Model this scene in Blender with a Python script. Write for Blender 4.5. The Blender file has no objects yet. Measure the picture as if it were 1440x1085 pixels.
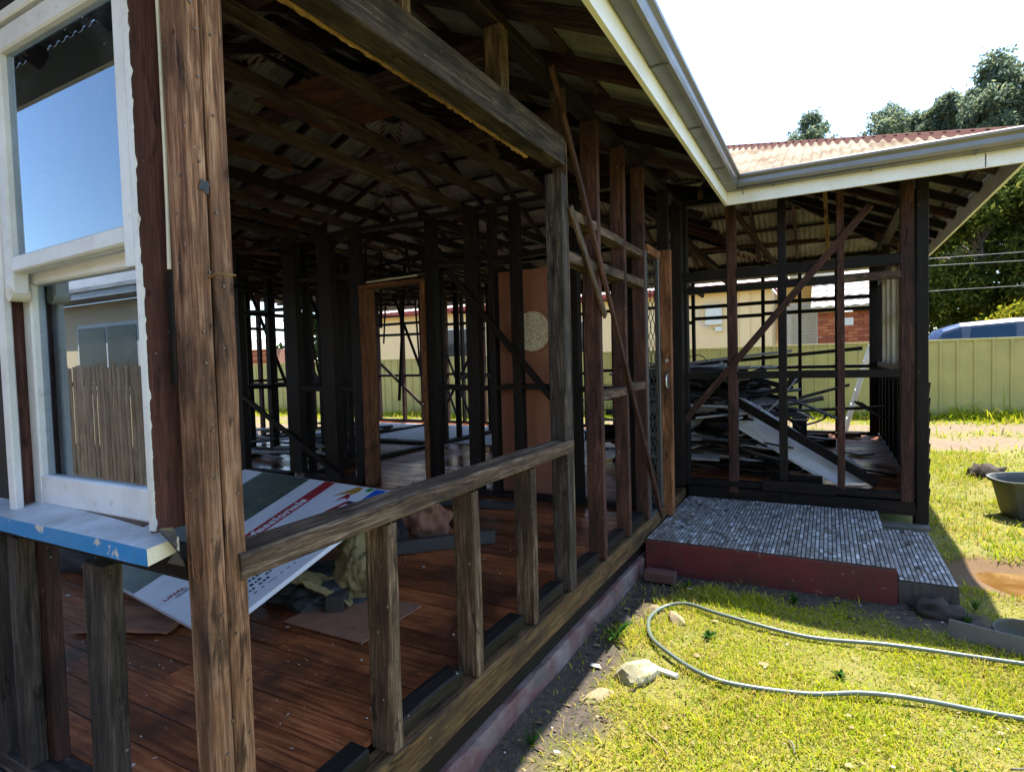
import bpy, bmesh, math, random
import numpy as np
from mathutils import Vector, Matrix, noise

random.seed(7)
rng = np.random.default_rng(11)
SC = bpy.context.scene
COL = SC.collection
R = math.radians

# ------------------------------------------------------------------ camera, light, exposure
F_PX, YAW, PITCH, ROLL = 817.24, R(-28.532), R(2.290), R(-1.618)
_cy, _sy, _cp, _sp = math.cos(YAW), math.sin(YAW), math.cos(PITCH), math.sin(PITCH)
FWD = Vector((_sy * _cp, _cy * _cp, -_sp)); RGT = Vector((_cy, -_sy, 0)); UPV = RGT.cross(FWD)
_cr, _sr = math.cos(ROLL), math.sin(ROLL)
CR = RGT * _cr + UPV * _sr; CU = UPV * _cr - RGT * _sr
cam_d = bpy.data.cameras.new('camera'); cam = bpy.data.objects.new('camera', cam_d); COL.objects.link(cam)
cam_d.sensor_width = 36.0; cam_d.lens = F_PX / 1440 * 36.0
cam_d.clip_start = 0.03; cam_d.clip_end = 2000
cam.matrix_world = Matrix(((CR.x, CU.x, -FWD.x, 0), (CR.y, CU.y, -FWD.y, 0), (CR.z, CU.z, -FWD.z, 0), (0, 0, 0, 1)))
SC.camera = cam

SUN_AZ, SUN_EL = R(17.6), R(64.0)          # measured from +Y towards +X
wd = bpy.data.worlds.new('World'); SC.world = wd; wd.use_nodes = True
wn = wd.node_tree; wn.nodes.clear()
sky = wn.nodes.new('ShaderNodeTexSky'); sky.sky_type = 'NISHITA'; sky.sun_disc = False
sky.sun_elevation = SUN_EL; sky.sun_rotation = SUN_AZ; sky.air_density = 1.0; sky.dust_density = 0.6; sky.ozone_density = 2.2
bg = wn.nodes.new('ShaderNodeBackground'); bg.inputs[1].default_value = 0.15
wo = wn.nodes.new('ShaderNodeOutputWorld')
wn.links.new(sky.outputs[0], bg.inputs[0]); wn.links.new(bg.outputs[0], wo.inputs[0])
sun_d = bpy.data.lights.new('sun', 'SUN'); sun_d.energy = 5.0; sun_d.angle = R(0.55); sun_d.color = (1.0, 0.94, 0.84)
sun = bpy.data.objects.new('sun', sun_d); COL.objects.link(sun)
SDIR = Vector((math.sin(SUN_AZ) * math.cos(SUN_EL), math.cos(SUN_AZ) * math.cos(SUN_EL), math.sin(SUN_EL)))
sun.rotation_euler = SDIR.to_track_quat('Z', 'Y').to_euler(); sun.location = SDIR * 40
SC.view_settings.view_transform = 'Standard'; SC.view_settings.look = 'None'
SC.view_settings.exposure = 1.7; SC.view_settings.gamma = 1.0
SC.view_settings.use_curve_mapping = False
SC.render.engine = 'CYCLES'
SC.cycles.max_bounces = 8; SC.cycles.diffuse_bounces = 5; SC.cycles.transparent_max_bounces = 12

# ------------------------------------------------------------------ materials
MAT = {}
class NT:
    def __init__(s, name):
        s.m = bpy.data.materials.new(name); s.m.use_nodes = True
        s.t = s.m.node_tree; s.t.nodes.clear()
        s.out = s.n('ShaderNodeOutputMaterial'); s.b = s.n('ShaderNodeBsdfPrincipled')
        s.l(s.b.outputs[0], s.out.inputs[0]); MAT[name] = s.m
    def n(s, typ, **kw):
        x = s.t.nodes.new(typ)
        for k, v in kw.items(): setattr(x, k, v)
        return x
    def l(s, a, b): s.t.links.new(a, b)
    def coord(s, scale=(1, 1, 1), rand=False, kind='Object'):
        tc = s.n('ShaderNodeTexCoord'); mp = s.n('ShaderNodeMapping'); mp.inputs['Scale'].default_value = scale
        src = tc.outputs[kind]
        if rand:
            oi = s.n('ShaderNodeObjectInfo'); mul = s.n('ShaderNodeVectorMath', operation='SCALE')
            mul.inputs[0].default_value = (37.0, 19.0, 53.0); s.l(oi.outputs['Random'], mul.inputs['Scale'])
            ad = s.n('ShaderNodeVectorMath', operation='ADD'); s.l(src, ad.inputs[0]); s.l(mul.outputs[0], ad.inputs[1]); src = ad.outputs[0]
        s.l(src, mp.inputs[0]); return mp.outputs[0]
    def noise(s, vec, scale=5, detail=5, rough=0.6, dist=0.0):
        x = s.n('ShaderNodeTexNoise'); x.inputs['Scale'].default_value = scale; x.inputs['Detail'].default_value = detail
        x.inputs['Roughness'].default_value = rough; x.inputs['Distortion'].default_value = dist; s.l(vec, x.inputs['Vector']); return x.outputs['Fac']
    def ramp(s, fac, stops):
        x = s.n('ShaderNodeValToRGB'); e = x.color_ramp.elements
        while len(e) < len(stops): e.new(0.5)
        for el, (p, c) in zip(e, stops):
            el.position = p; el.color = (*c, 1) if len(c) == 3 else c
        s.l(fac, x.inputs[0]); return x.outputs[0]
    def val(s, fac, lo, hi, a=0.0, b=1.0):
        x = s.n('ShaderNodeMapRange'); x.inputs[1].default_value = lo; x.inputs[2].default_value = hi
        x.inputs[3].default_value = a; x.inputs[4].default_value = b; s.l(fac, x.inputs[0]); return x.outputs[0]
    def mix(s, fac, a, b, mode='MIX'):
        x = s.n('ShaderNodeMix', data_type='RGBA', blend_type=mode)
        if hasattr(fac, 'links'): s.l(fac, x.inputs[0])
        else: x.inputs[0].default_value = fac
        for v, i in ((a, 6), (b, 7)):
            if hasattr(v, 'links'): s.l(v, x.inputs[i])
            else: x.inputs[i].default_value = (*v, 1)
        return x.outputs[2]
    def base(s, c): 
        if hasattr(c, 'links'): s.l(c, s.b.inputs['Base Color'])
        else: s.b.inputs['Base Color'].default_value = (*c, 1)
    def rough(s, r):
        if hasattr(r, 'links'): s.l(r, s.b.inputs['Roughness'])
        else: s.b.inputs['Roughness'].default_value = r
    def bump(s, h, strength=0.4, dist=0.01):
        x = s.n('ShaderNodeBump'); x.inputs['Strength'].default_value = strength; x.inputs['Distance'].default_value = dist
        s.l(h, x.inputs['Height']); s.l(x.outputs[0], s.b.inputs['Normal'])

def wood(name, dark, mid, light, stain=0.5, stain_col=(0.012, 0.010, 0.009), rough=0.75, var=0.5, paint=None):
    """old timber: grain runs along local X, stains and per-piece variation"""
    s = NT(name)
    v = s.coord((1.3, 22, 22), rand=True); g = s.noise(v, 3.0, 7, 0.62, 0.6)
    v2 = s.coord((0.7, 7, 7), rand=True); g2 = s.noise(v2, 2.2, 4, 0.55, 0.3)
    vf = s.coord((3.5, 90, 90), rand=True); gf = s.noise(vf, 3.0, 3, 0.6, 0.2)
    c = s.ramp(g, [(0.32, dark), (0.5, mid), (0.68, light)])
    c = s.mix(s.val(gf, 0.50, 0.66, 0.0, 0.75), c, dark); c = s.mix(s.val(gf, 0.44, 0.32, 0.0, 0.5), c, light)
    c = s.mix(s.val(g2, 0.40, 0.62, 0.0, 0.7), c, tuple(x * 0.42 for x in mid))
    vs = s.coord((1, 1.6, 1.6), rand=True); st = s.noise(vs, 2.6, 6, 0.65, 0.2)
    c = s.mix(s.val(st, 0.60 - 0.22 * stain, 0.76 - 0.10 * stain, 0, 0.94), c, stain_col)
    vz = s.coord((2.2, 12, 12), rand=True); sz_ = s.noise(vz, 2.4, 5, 0.6, 0.5); c = s.mix(s.val(sz_, 0.58, 0.66, 0, 0.8), c, tuple(x * 0.35 for x in dark))
    vk = s.coord((6, 14, 14), rand=True); kn = s.noise(vk, 3.4, 2, 0.5)
    c = s.mix(s.val(kn, 0.70, 0.78, 0, 0.85), c, tuple(x * 0.25 for x in dark))
    vp = s.coord((1, 1, 1), rand=True); pk = s.noise(vp, 46, 2, 0.5)
    c = s.mix(s.val(pk, 0.745, 0.765, 0, 0.45), c, (0.36, 0.33, 0.30))
    if paint:
        pn = s.noise(vs, paint[1], 6, 0.7)
        c = s.mix(s.val(pn, paint[2], paint[2] + 0.04, 0, 1), c, paint[0])
    oi = s.n('ShaderNodeObjectInfo'); br = s.val(oi.outputs['Random'], 0, 1, 1 - var * 0.5, 1 + var * 0.5)
    hs = s.n('ShaderNodeHueSaturation'); s.l(br, hs.inputs['Value']); s.l(c, hs.inputs['Color'])
    s.base(hs.outputs[0]); s.rough(s.val(g, 0.3, 0.8, rough - 0.1, rough + 0.12))
    s.b.inputs['Specular IOR Level'].default_value = 0.22; hh_ = s.n('ShaderNodeMath', operation='ADD'); s.l(g, hh_.inputs[0]); s.l(gf, hh_.inputs[1]); s.bump(hh_.outputs[0], 0.55, 0.004)
    return s.m

wood('post_wood', (0.055, 0.024, 0.012), (0.235, 0.112, 0.060), (0.48, 0.30, 0.19), 0.50, (0.016, 0.010, 0.007), var=0.15)
wood('grey_wood', (0.026, 0.016, 0.010), (0.105, 0.066, 0.042), (0.30, 0.22, 0.155), 0.62, (0.011, 0.008, 0.006), var=0.35)
wood('red_wood', (0.018, 0.009, 0.007), (0.062, 0.026, 0.019), (0.135, 0.062, 0.045), 0.62, (0.012, 0.009, 0.009), var=0.5)
wood('burnt_wood', (0.0022, 0.0018, 0.0016), (0.0075, 0.0052, 0.0042), (0.030, 0.018, 0.013), 0.60, (0.002, 0.002, 0.002), rough=0.62, var=0.7)
wood('joist_wood', (0.018, 0.011, 0.012), (0.062, 0.038, 0.040), (0.14, 0.096, 0.098), 0.40, (0.009, 0.008, 0.009), var=0.7)
wood('sooty_wood', (0.014, 0.011, 0.010), (0.050, 0.039, 0.033), (0.155, 0.125, 0.105), 0.45, (0.006, 0.005, 0.005), var=0.3)
wood('bearer_wood', (0.022, 0.013, 0.006), (0.110, 0.060, 0.024), (0.19, 0.125, 0.052), 0.60, (0.020, 0.015, 0.010), var=0.2)
wood('door_jamb_wood', (0.080, 0.028, 0.012), (0.21, 0.085, 0.036), (0.36, 0.17, 0.08), 0.30, (0.020, 0.012, 0.009), var=0.2)
wood('orange_batten', (0.10, 0.05, 0.018), (0.36, 0.21, 0.075), (0.62, 0.42, 0.19), 0.30, (0.05, 0.03, 0.02), var=0.1)
wood('jamb_red_paint', (0.060, 0.026, 0.020), (0.105, 0.042, 0.033), (0.15, 0.068, 0.052), 0.30, (0.02, 0.012, 0.01), var=0.1, paint=((0.62, 0.63, 0.64), 5, 0.70))
wood('fence_paling', (0.10, 0.07, 0.045), (0.19, 0.135, 0.09), (0.28, 0.21, 0.145), 0.2, (0.08, 0.06, 0.05), var=0.3)

# floorboards: red hardwood, sooty, wet in patches (world-space stain so it runs across boards)
s = NT('floor_wood')
v = s.coord((1.2, 20, 20), rand=True); g = s.noise(v, 3.2, 7, 0.6, 0.5)
c = s.ramp(g, [(0.28, (0.085, 0.020, 0.007)), (0.50, (0.27, 0.075, 0.024)), (0.74, (0.46, 0.165, 0.060))])
oi = s.n('ShaderNodeObjectInfo'); hs = s.n('ShaderNodeHueSaturation'); s.l(s.val(oi.outputs['Random'], 0, 1, 0.45, 1.35), hs.inputs['Value']); s.l(c, hs.inputs['Color']); c = hs.outputs[0]
geo = s.n('ShaderNodeNewGeometry'); st = s.noise(geo.outputs['Position'], 1.5, 7, 0.7, 0.5)
c = s.mix(s.val(st, 0.44, 0.64, 0, 0.85), c, (0.026, 0.009, 0.005))
w2 = s.noise(geo.outputs['Position'], 0.55, 3, 0.5)
pk = s.noise(geo.outputs['Position'], 40, 2, 0.5); c = s.mix(s.val(pk, 0.75, 0.77, 0, 0.5), c, (0.38, 0.33, 0.30))
sp = s.n('ShaderNodeSeparateXYZ'); s.l(geo.outputs['Position'], sp.inputs[0]); far = s.val(sp.outputs[1], 3.6, 5.2, 0, 1)
mm = s.n('ShaderNodeMath', operation='MULTIPLY'); s.l(s.val(w2, 0.38, 0.52, 0, 1), mm.inputs[0]); s.l(far, mm.inputs[1])
rr = s.n('ShaderNodeMix'); s.l(mm.outputs[0], rr.inputs[0]); s.l(s.val(st, 0.3, 0.7, 0.58, 0.36), rr.inputs[2]); rr.inputs[3].default_value = 0.10
s.base(c); s.rough(rr.outputs[0]); s.bump(g, 0.3, 0.003); s.l(s.val(mm.outputs[0], 0, 1, 0.22, 0.6), s.b.inputs['Specular IOR Level'])

def paint(name, col, dirt=(0.25, 0.22, 0.18), amt=0.5, rough=0.5, peel=None, scale=3.0):
    s = NT(name)
    v = s.coord((1, 1, 1), rand=True); a = s.noise(v, scale, 7, 0.65, 0.3); b = s.noise(v, scale * 9, 4, 0.6)
    c = s.mix(s.val(a, 0.42, 0.75, 0, amt), col, dirt)
    c = s.mix(s.val(b, 0.60, 0.72, 0, amt * 0.5), c, tuple(x * 0.55 for x in dirt))
    if peel:
        p = s.noise(v, peel[1], 7, 0.7, 0.4); c = s.mix(s.val(p, peel[2], peel[2] + 0.03, 0, 1), c, peel[0])
    s.base(c); s.rough(rough); s.bump(b, 0.15, 0.003); return s.m
paint('white_paint', (0.70, 0.71, 0.72), (0.36, 0.34, 0.31), 0.6, 0.45, ((0.20, 0.17, 0.14), 5.0, 0.69))
paint('cream_paint', (0.62, 0.58, 0.47), (0.34, 0.29, 0.20), 0.6, 0.5)
paint('fascia_paint', (0.80, 0.80, 0.78), (0.52, 0.46, 0.32), 0.5, 0.45)
paint('sill_top', (0.55, 0.58, 0.62), (0.22, 0.21, 0.20), 0.9, 0.55, ((0.20, 0.18, 0.16), 14.0, 0.64), 5)
paint('sill_blue', (0.006, 0.20, 0.50), (0.05, 0.22, 0.42), 0.6, 0.4, ((0.52, 0.50, 0.46), 16.0, 0.60))
paint('plinth_paint', (0.115, 0.046, 0.040), (0.21, 0.195, 0.18), 1.0, 0.9, ((0.10, 0.08, 0.07), 5.0, 0.58), 3.2)
paint('red_oxide', (0.105, 0.010, 0.013), (0.040, 0.017, 0.009), 1.0, 0.7, ((0.16, 0.075, 0.05), 14.0, 0.62), 4.5)
paint('brown_door', (0.34, 0.145, 0.088), (0.22, 0.09, 0.055), 0.6, 0.45)
paint('render_cream', (0.80, 0.60, 0.36), (0.66, 0.48, 0.28), 0.4, 0.85)
paint('render_ochre', (0.72, 0.45, 0.15), (0.58, 0.36, 0.12), 0.4, 0.85)
paint('red_trim', (0.33, 0.045, 0.03), (0.2, 0.05, 0.04), 0.5, 0.5)
paint('grey_concrete', (0.065, 0.055, 0.047), (0.03, 0.025, 0.02), 0.7, 0.9)
paint('old_brick', (0.10, 0.045, 0.032), (0.05, 0.035, 0.028), 0.8, 0.9)
paint('stone_pale', (0.33, 0.31, 0.21), (0.17, 0.15, 0.07), 0.9, 0.95, ((0.20, 0.19, 0.06), 9.0, 0.60), 12)
paint('stone_tan', (0.27, 0.21, 0.12), (0.13, 0.10, 0.05), 0.9, 0.95, ((0.16, 0.15, 0.045), 9.0, 0.57), 12)
paint('fibro_white', (0.58, 0.59, 0.60), (0.30, 0.30, 0.30), 0.55, 0.75, None, 4)
paint('board_grey', (0.34, 0.34, 0.35), (0.14, 0.13, 0.13), 0.7, 0.6, None, 3)
paint('charcoal_board', (0.040, 0.037, 0.036), (0.010, 0.009, 0.008), 0.7, 0.5, None, 3)
paint('dark_plastic', (0.045, 0.048, 0.045), (0.11, 0.11, 0.07), 0.6, 0.5)
paint('bundle_cloth', (0.026, 0.033, 0.036), (0.010, 0.011, 0.012), 0.7, 0.75, None, 8)
paint('khaki_cloth', (0.20, 0.155, 0.065), (0.085, 0.062, 0.026), 0.9, 0.95, None, 5)
paint('terracotta', (0.235, 0.105, 0.060), (0.12, 0.055, 0.035), 0.7, 0.95, None, 14)
paint('grey_plank', (0.125, 0.12, 0.10), (0.05, 0.045, 0.038), 0.6, 0.85, None, 6)
paint('cream_gate', (0.66, 0.62, 0.52), (0.4, 0.36, 0.26), 0.4, 0.6)
paint('soil', (0.050, 0.038, 0.028), (0.024, 0.018, 0.014), 0.8, 1.0, None, 12)

def simple(name, col, rough=0.5, metal=0.0, coat=0.0):
    s = NT(name); v = s.coord(rand=True); a = s.noise(v, 6, 5, 0.6)
    s.base(s.mix(s.val(a, 0.35, 0.7, 0, 0.35), col, tuple(x * 0.6 for x in col))); s.rough(s.val(a, 0.3, 0.7, rough * 0.85, min(1, rough * 1.2)))
    s.b.inputs['Metallic'].default_value = metal; s.b.inputs['Coat Weight'].default_value = coat; return s.m
simple('gutter_metal', (0.17, 0.165, 0.16), 0.36, 0.55)
simple('alu', (0.62, 0.62, 0.62), 0.35, 0.8)
simple('alu_dark', (0.10, 0.105, 0.105), 0.4, 0.6)
simple('nail_steel', (0.16, 0.13, 0.11), 0.5, 0.7)
simple('hose_rubber', (0.115, 0.150, 0.125), 0.38)
simple('rubber', (0.02, 0.02, 0.022), 0.7)
simple('car_blue', (0.006, 0.040, 0.14), 0.35, 0.0, 0.15)
simple('car_glass', (0.006, 0.040, 0.12), 0.25, 0.0, 0.0); MAT['car_glass'].node_tree.nodes['Principled BSDF'].inputs['Specular IOR Level'].default_value = 0.15
simple('white_plastic', (0.72, 0.72, 0.70), 0.4)
simple('sign_white', (0.66, 0.70, 0.78), 0.35)
simple('sign_red', (0.30, 0.008, 0.018), 0.4)
simple('sign_gold', (0.42, 0.23, 0.03), 0.4)
simple('sign_green', (0.03, 0.28, 0.05), 0.4)
simple('sign_blue', (0.01, 0.10, 0.50), 0.4)
simple('sign_dark', (0.02, 0.03, 0.06), 0.5)
simple('sign_cream', (0.72, 0.70, 0.62), 0.5)
simple('wire', (0.10, 0.10, 0.10), 0.6)
simple('paint_flake', (0.55, 0.52, 0.46), 0.7)
simple('dry_leaf', (0.25, 0.19, 0.09), 0.9)
paint('ridge_red', (0.085, 0.026, 0.020), (0.07, 0.038, 0.028), 0.6, 0.95); MAT['ridge_red'].node_tree.nodes['Principled BSDF'].inputs['Specular IOR Level'].default_value = 0.1
simple('cord_black', (0.012, 0.012, 0.012), 0.5)

# printed garden picture on the sign
s = NT('sign_print'); v = s.coord((1, 1, 1)); a = s.noise(v, 5.5, 6, 0.65, 0.8); b = s.noise(v, 14, 3, 0.5)
c = s.ramp(a, [(0.3, (0.012, 0.018, 0.016)), (0.5, (0.035, 0.050, 0.036)), (0.6, (0.055, 0.085, 0.045)), (0.72, (0.10, 0.11, 0.09)), (0.8, (0.45, 0.46, 0.46))])
s.base(c); s.rough(0.35)

# corrugated iron: weathered on the sky side, smoky underside
s = NT('roof_iron'); v = s.coord((1, 1, 1), rand=True); a = s.noise(v, 2.2, 6, 0.65); b = s.noise(v, 9, 4, 0.6)
c = s.mix(s.val(a, 0.42, 0.62, 0, 1), (0.25, 0.22, 0.155), (0.145, 0.085, 0.045)); c = s.mix(s.val(b, 0.50, 0.66, 0, 0.8), c, (0.30, 0.275, 0.205))
under = s.mix(s.val(a, 0.40, 0.70, 0, 1), (0.26, 0.265, 0.25), (0.10, 0.10, 0.095)); under = s.mix(s.val(b, 0.6, 0.75, 0, 0.7), under, (0.13, 0.065, 0.045))
gm = s.n('ShaderNodeNewGeometry'); s.base(s.mix(gm.outputs['Backfacing'], c, under)); s.rough(0.9); s.b.inputs['Specular IOR Level'].default_value = 0.12

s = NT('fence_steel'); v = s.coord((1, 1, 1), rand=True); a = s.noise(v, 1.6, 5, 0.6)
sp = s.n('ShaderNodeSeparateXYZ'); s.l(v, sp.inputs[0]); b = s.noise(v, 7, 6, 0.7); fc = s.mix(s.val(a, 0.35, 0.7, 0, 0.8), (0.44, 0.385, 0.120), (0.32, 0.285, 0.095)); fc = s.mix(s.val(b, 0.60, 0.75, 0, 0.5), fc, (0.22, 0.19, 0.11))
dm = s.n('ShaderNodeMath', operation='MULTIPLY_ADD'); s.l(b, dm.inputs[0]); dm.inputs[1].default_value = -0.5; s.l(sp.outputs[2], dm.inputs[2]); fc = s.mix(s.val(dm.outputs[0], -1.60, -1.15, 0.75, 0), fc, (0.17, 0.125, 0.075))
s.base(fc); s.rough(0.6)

# grass blades carry their own colour
s = NT('grass_blade'); at = s.n('ShaderNodeAttribute'); at.attribute_name = 'col'
df = s.n('ShaderNodeBsdfDiffuse'); tr = s.n('ShaderNodeBsdfTranslucent'); mx = s.n('ShaderNodeMixShader'); mx.inputs[0].default_value = 0.38
s.l(at.outputs[0], df.inputs[0]); s.l(at.outputs[0], tr.inputs[0]); s.l(df.outputs[0], mx.inputs[1]); s.l(tr.outputs[0], mx.inputs[2]); s.l(mx.outputs[0], s.out.inputs[0])
s = NT('leaf'); at = s.n('ShaderNodeAttribute'); at.attribute_name = 'col'
df = s.n('ShaderNodeBsdfDiffuse'); tr = s.n('ShaderNodeBsdfTranslucent'); mx = s.n('ShaderNodeMixShader'); mx.inputs[0].default_value = 0.6
s.l(at.outputs[0], df.inputs[0]); s.l(at.outputs[0], tr.inputs[0]); s.l(df.outputs[0], mx.inputs[1]); s.l(tr.outputs[0], mx.inputs[2]); s.l(mx.outputs[0], s.out.inputs[0])
paint('bark', (0.16, 0.13, 0.105), (0.06, 0.05, 0.04), 0.8, 0.95, None, 3)

# ground: attribute = (dirt, drive, wet)
s = NT('ground_mat'); at = s.n('ShaderNodeAttribute'); at.attribute_name = 'mask'; sx = s.n('ShaderNodeSeparateColor'); s.l(at.outputs[0], sx.inputs[0])
v = s.coord(); a = s.noise(v, 3, 7, 0.7); b = s.noise(v, 22, 5, 0.7); d = s.noise(v, 90, 3, 0.6)
gr = s.mix(s.val(a, 0.36, 0.66), (0.110, 0.125, 0.014), (0.185, 0.160, 0.030)); gr = s.mix(s.val(b, 0.45, 0.7, 0, 0.8), gr, (0.22, 0.18, 0.050))
di = s.mix(s.val(b, 0.35, 0.7), (0.030, 0.024, 0.019), (0.085, 0.065, 0.048)); di = s.mix(s.val(d, 0.62, 0.74, 0, 0.7), di, (0.22, 0.18, 0.14))
dr = s.mix(s.val(b, 0.35, 0.7), (0.135, 0.092, 0.052), (0.23, 0.170, 0.105))
c = s.mix(sx.outputs[1], gr, dr); c = s.mix(sx.outputs[0], c, di)
c = s.mix(sx.outputs[2], c, (0.125, 0.070, 0.028))
s.base(c); s.rough(0.95)
h = s.n('ShaderNodeMath', operation='ADD'); s.l(b, h.inputs[0]); s.l(d, h.inputs[1]); s.bump(h.outputs[0], 0.6, 0.02)

s = NT('muddy_water'); v = s.coord(); a = s.noise(v, 4, 5, 0.6, 0.6); b = s.noise(v, 26, 3, 0.5)
s.base(s.mix(s.val(a, 0.35, 0.7), (0.135, 0.066, 0.018), (0.215, 0.118, 0.038))); s.rough(s.val(a, 0.4, 0.6, 0.08, 0.25)); s.b.inputs['Coat Weight'].default_value = 0.5; s.b.inputs['Coat Roughness'].default_value = 0.04
s.bump(b, 0.06, 0.004)

# porch mosaic: colour per tile
s = NT('mosaic'); at = s.n('ShaderNodeAttribute'); at.attribute_name = 'col'; v = s.coord(); a = s.noise(v, 5, 6, 0.65); b = s.noise(v, 60, 3, 0.6)
c = s.mix(s.val(a, 0.46, 0.70, 0, 0.55), at.outputs[0], (0.13, 0.115, 0.10)); c = s.mix(s.val(b, 0.6, 0.72, 0, .5), c, (0.07, 0.06, 0.05)); s.base(c); s.rough(s.val(a, 0.3, 0.7, 0.25, 0.55)); s.bump(b, 0.1, 0.001)
simple('grout', (0.030, 0.027, 0.024), 0.95)

# glass
s = NT('glass'); g1 = s.n('ShaderNodeBsdfGlossy'); g1.inputs['Roughness'].default_value = 0.0; g1.inputs[0].default_value = (0.74, 0.87, 1.0, 1)
t1 = s.n('ShaderNodeBsdfTransparent'); t1.inputs[0].default_value = (0.86, 0.90, 0.90, 1); lw = s.n('ShaderNodeFresnel'); lw.inputs[0].default_value = 1.6
f2 = s.n('ShaderNodeMath', operation='MULTIPLY_ADD'); s.l(lw.outputs[0], f2.inputs[0]); f2.inputs[1].default_value = 2.0; f2.inputs[2].default_value = 0.05; f2.use_clamp = True
mx = s.n('ShaderNodeMixShader'); s.l(f2.outputs[0], mx.inputs[0]); s.l(t1.outputs[0], mx.inputs[1]); s.l(g1.outputs[0], mx.inputs[2])
v = s.coord(); dn = s.noise(v, 7, 7, 0.7); dn2 = s.noise(v, 60, 2, 0.5)
du = s.n('ShaderNodeBsdfDiffuse'); du.inputs[0].default_value = (0.55, 0.55, 0.53, 1); m2 = s.n('ShaderNodeMixShader')
dsum = s.n('ShaderNodeMath', operation='MAXIMUM'); s.l(s.val(dn, 0.5, 0.8, 0.005, 0.07), dsum.inputs[0]); s.l(s.val(dn2, 0.72, 0.76, 0, 0.4), dsum.inputs[1])
s.l(dsum.outputs[0], m2.inputs[0]); s.l(mx.outputs[0], m2.inputs[1]); s.l(du.outputs[0], m2.inputs[2]); s.l(m2.outputs[0], s.out.inputs[0])
s = NT('dark_glass'); s.base((0.02, 0.025, 0.03)); s.rough(0.05)
s = NT('bubble_glass'); v = s.coord(); vo = s.n('ShaderNodeTexVoronoi'); vo.inputs['Scale'].default_value = 42; s.l(v, vo.inputs['Vector'])
s.base(s.mix(s.val(vo.outputs['Distance'], 0.1, 0.6), (0.46, 0.40, 0.30), (0.80, 0.74, 0.62))); s.rough(0.25); s.bump(vo.outputs['Distance'], 1.0, 0.01)

# neighbour brick and tile
s = NT('brick_wall'); v = s.coord((1, 1, 1)); br = s.n('ShaderNodeTexBrick'); br.inputs['Scale'].default_value = 1.0
sp = s.n('ShaderNodeSeparateXYZ'); cb = s.n('ShaderNodeCombineXYZ'); s.l(v, sp.inputs[0]); s.l(sp.outputs[0], cb.inputs[0]); s.l(sp.outputs[2], cb.inputs[1]); s.l(cb.outputs[0], br.inputs['Vector'])
br.inputs['Color1'].default_value = (0.36, 0.10, 0.045, 1); br.inputs['Color2'].default_value = (0.25, 0.065, 0.035, 1); br.inputs['Mortar'].default_value = (0.40, 0.32, 0.25, 1)
br.inputs['Brick Width'].default_value = 0.24; br.inputs['Row Height'].default_value = 0.086; br.inputs['Mortar Size'].default_value = 0.014
s.base(br.outputs['Color']); s.rough(0.9)
simple('roof_tile', (0.55, 0.47, 0.41), 0.30)
simple('brick_a', (0.36, 0.095, 0.040), 0.9); simple('brick_b', (0.27, 0.070, 0.035), 0.9); simple('brick_c', (0.42, 0.14, 0.06), 0.9)

# ------------------------------------------------------------------ geometry helpers
def pworld(o):
    m = Matrix.Identity(4)
    while o is not None:
        m = o.matrix_basis @ m; o = o.parent
    return m
def place(o, parent=None, M=None):
    COL.objects.link(o)
    if parent is not None: o.parent = parent
    M = M if M is not None else Matrix.Identity(4)
    o.matrix_basis = (pworld(parent).inverted() @ M) if parent is not None else M
    return o
def tag(o, label=None, cat=None, group=None, kind=None):
    if label: o['label'] = label
    if cat: o['category'] = cat
    if group: o['group'] = group
    if kind: o['kind'] = kind
    return o
def empty(name, loc=(0, 0, 0), parent=None, label=None, cat=None, group=None):
    o = bpy.data.objects.new(name, None); o.empty_display_size = 0.1
    place(o, parent, Matrix.Translation(Vector(loc))); return tag(o, label, cat, group)
def mesh_obj(name, verts, faces, mat, parent=None, M=None, smooth=False, col=None):
    me = bpy.data.meshes.new(name); me.from_pydata([tuple(map(float, v)) for v in verts], [], faces)
    if mat: me.materials.append(MAT[mat])
    if smooth: me.polygons.foreach_set('use_smooth', [True] * len(me.polygons))
    if col is not None:
        a = me.color_attributes.new('col', 'FLOAT_COLOR', 'POINT'); a.data.foreach_set('color', np.asarray(col, dtype=np.float32).ravel())
    me.update()
    return place(bpy.data.objects.new(name, me), parent, M)
def frame(p0, p1, side=None):
    p0, p1 = Vector(p0), Vector(p1); x = (p1 - p0); L = x.length; x = x / L
    ref = Vector(side) if side is not None else (Vector((0, 0, 1)) if abs(x.z) < 0.9 else Vector((0, 1, 0)))
    y = ref - x * ref.dot(x); y.normalize(); z = x.cross(y)
    M = Matrix.Identity(4)
    for i in range(3): M[i][0], M[i][1], M[i][2], M[i][3] = x[i], y[i], z[i], p0[i]
    return M, L
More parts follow.
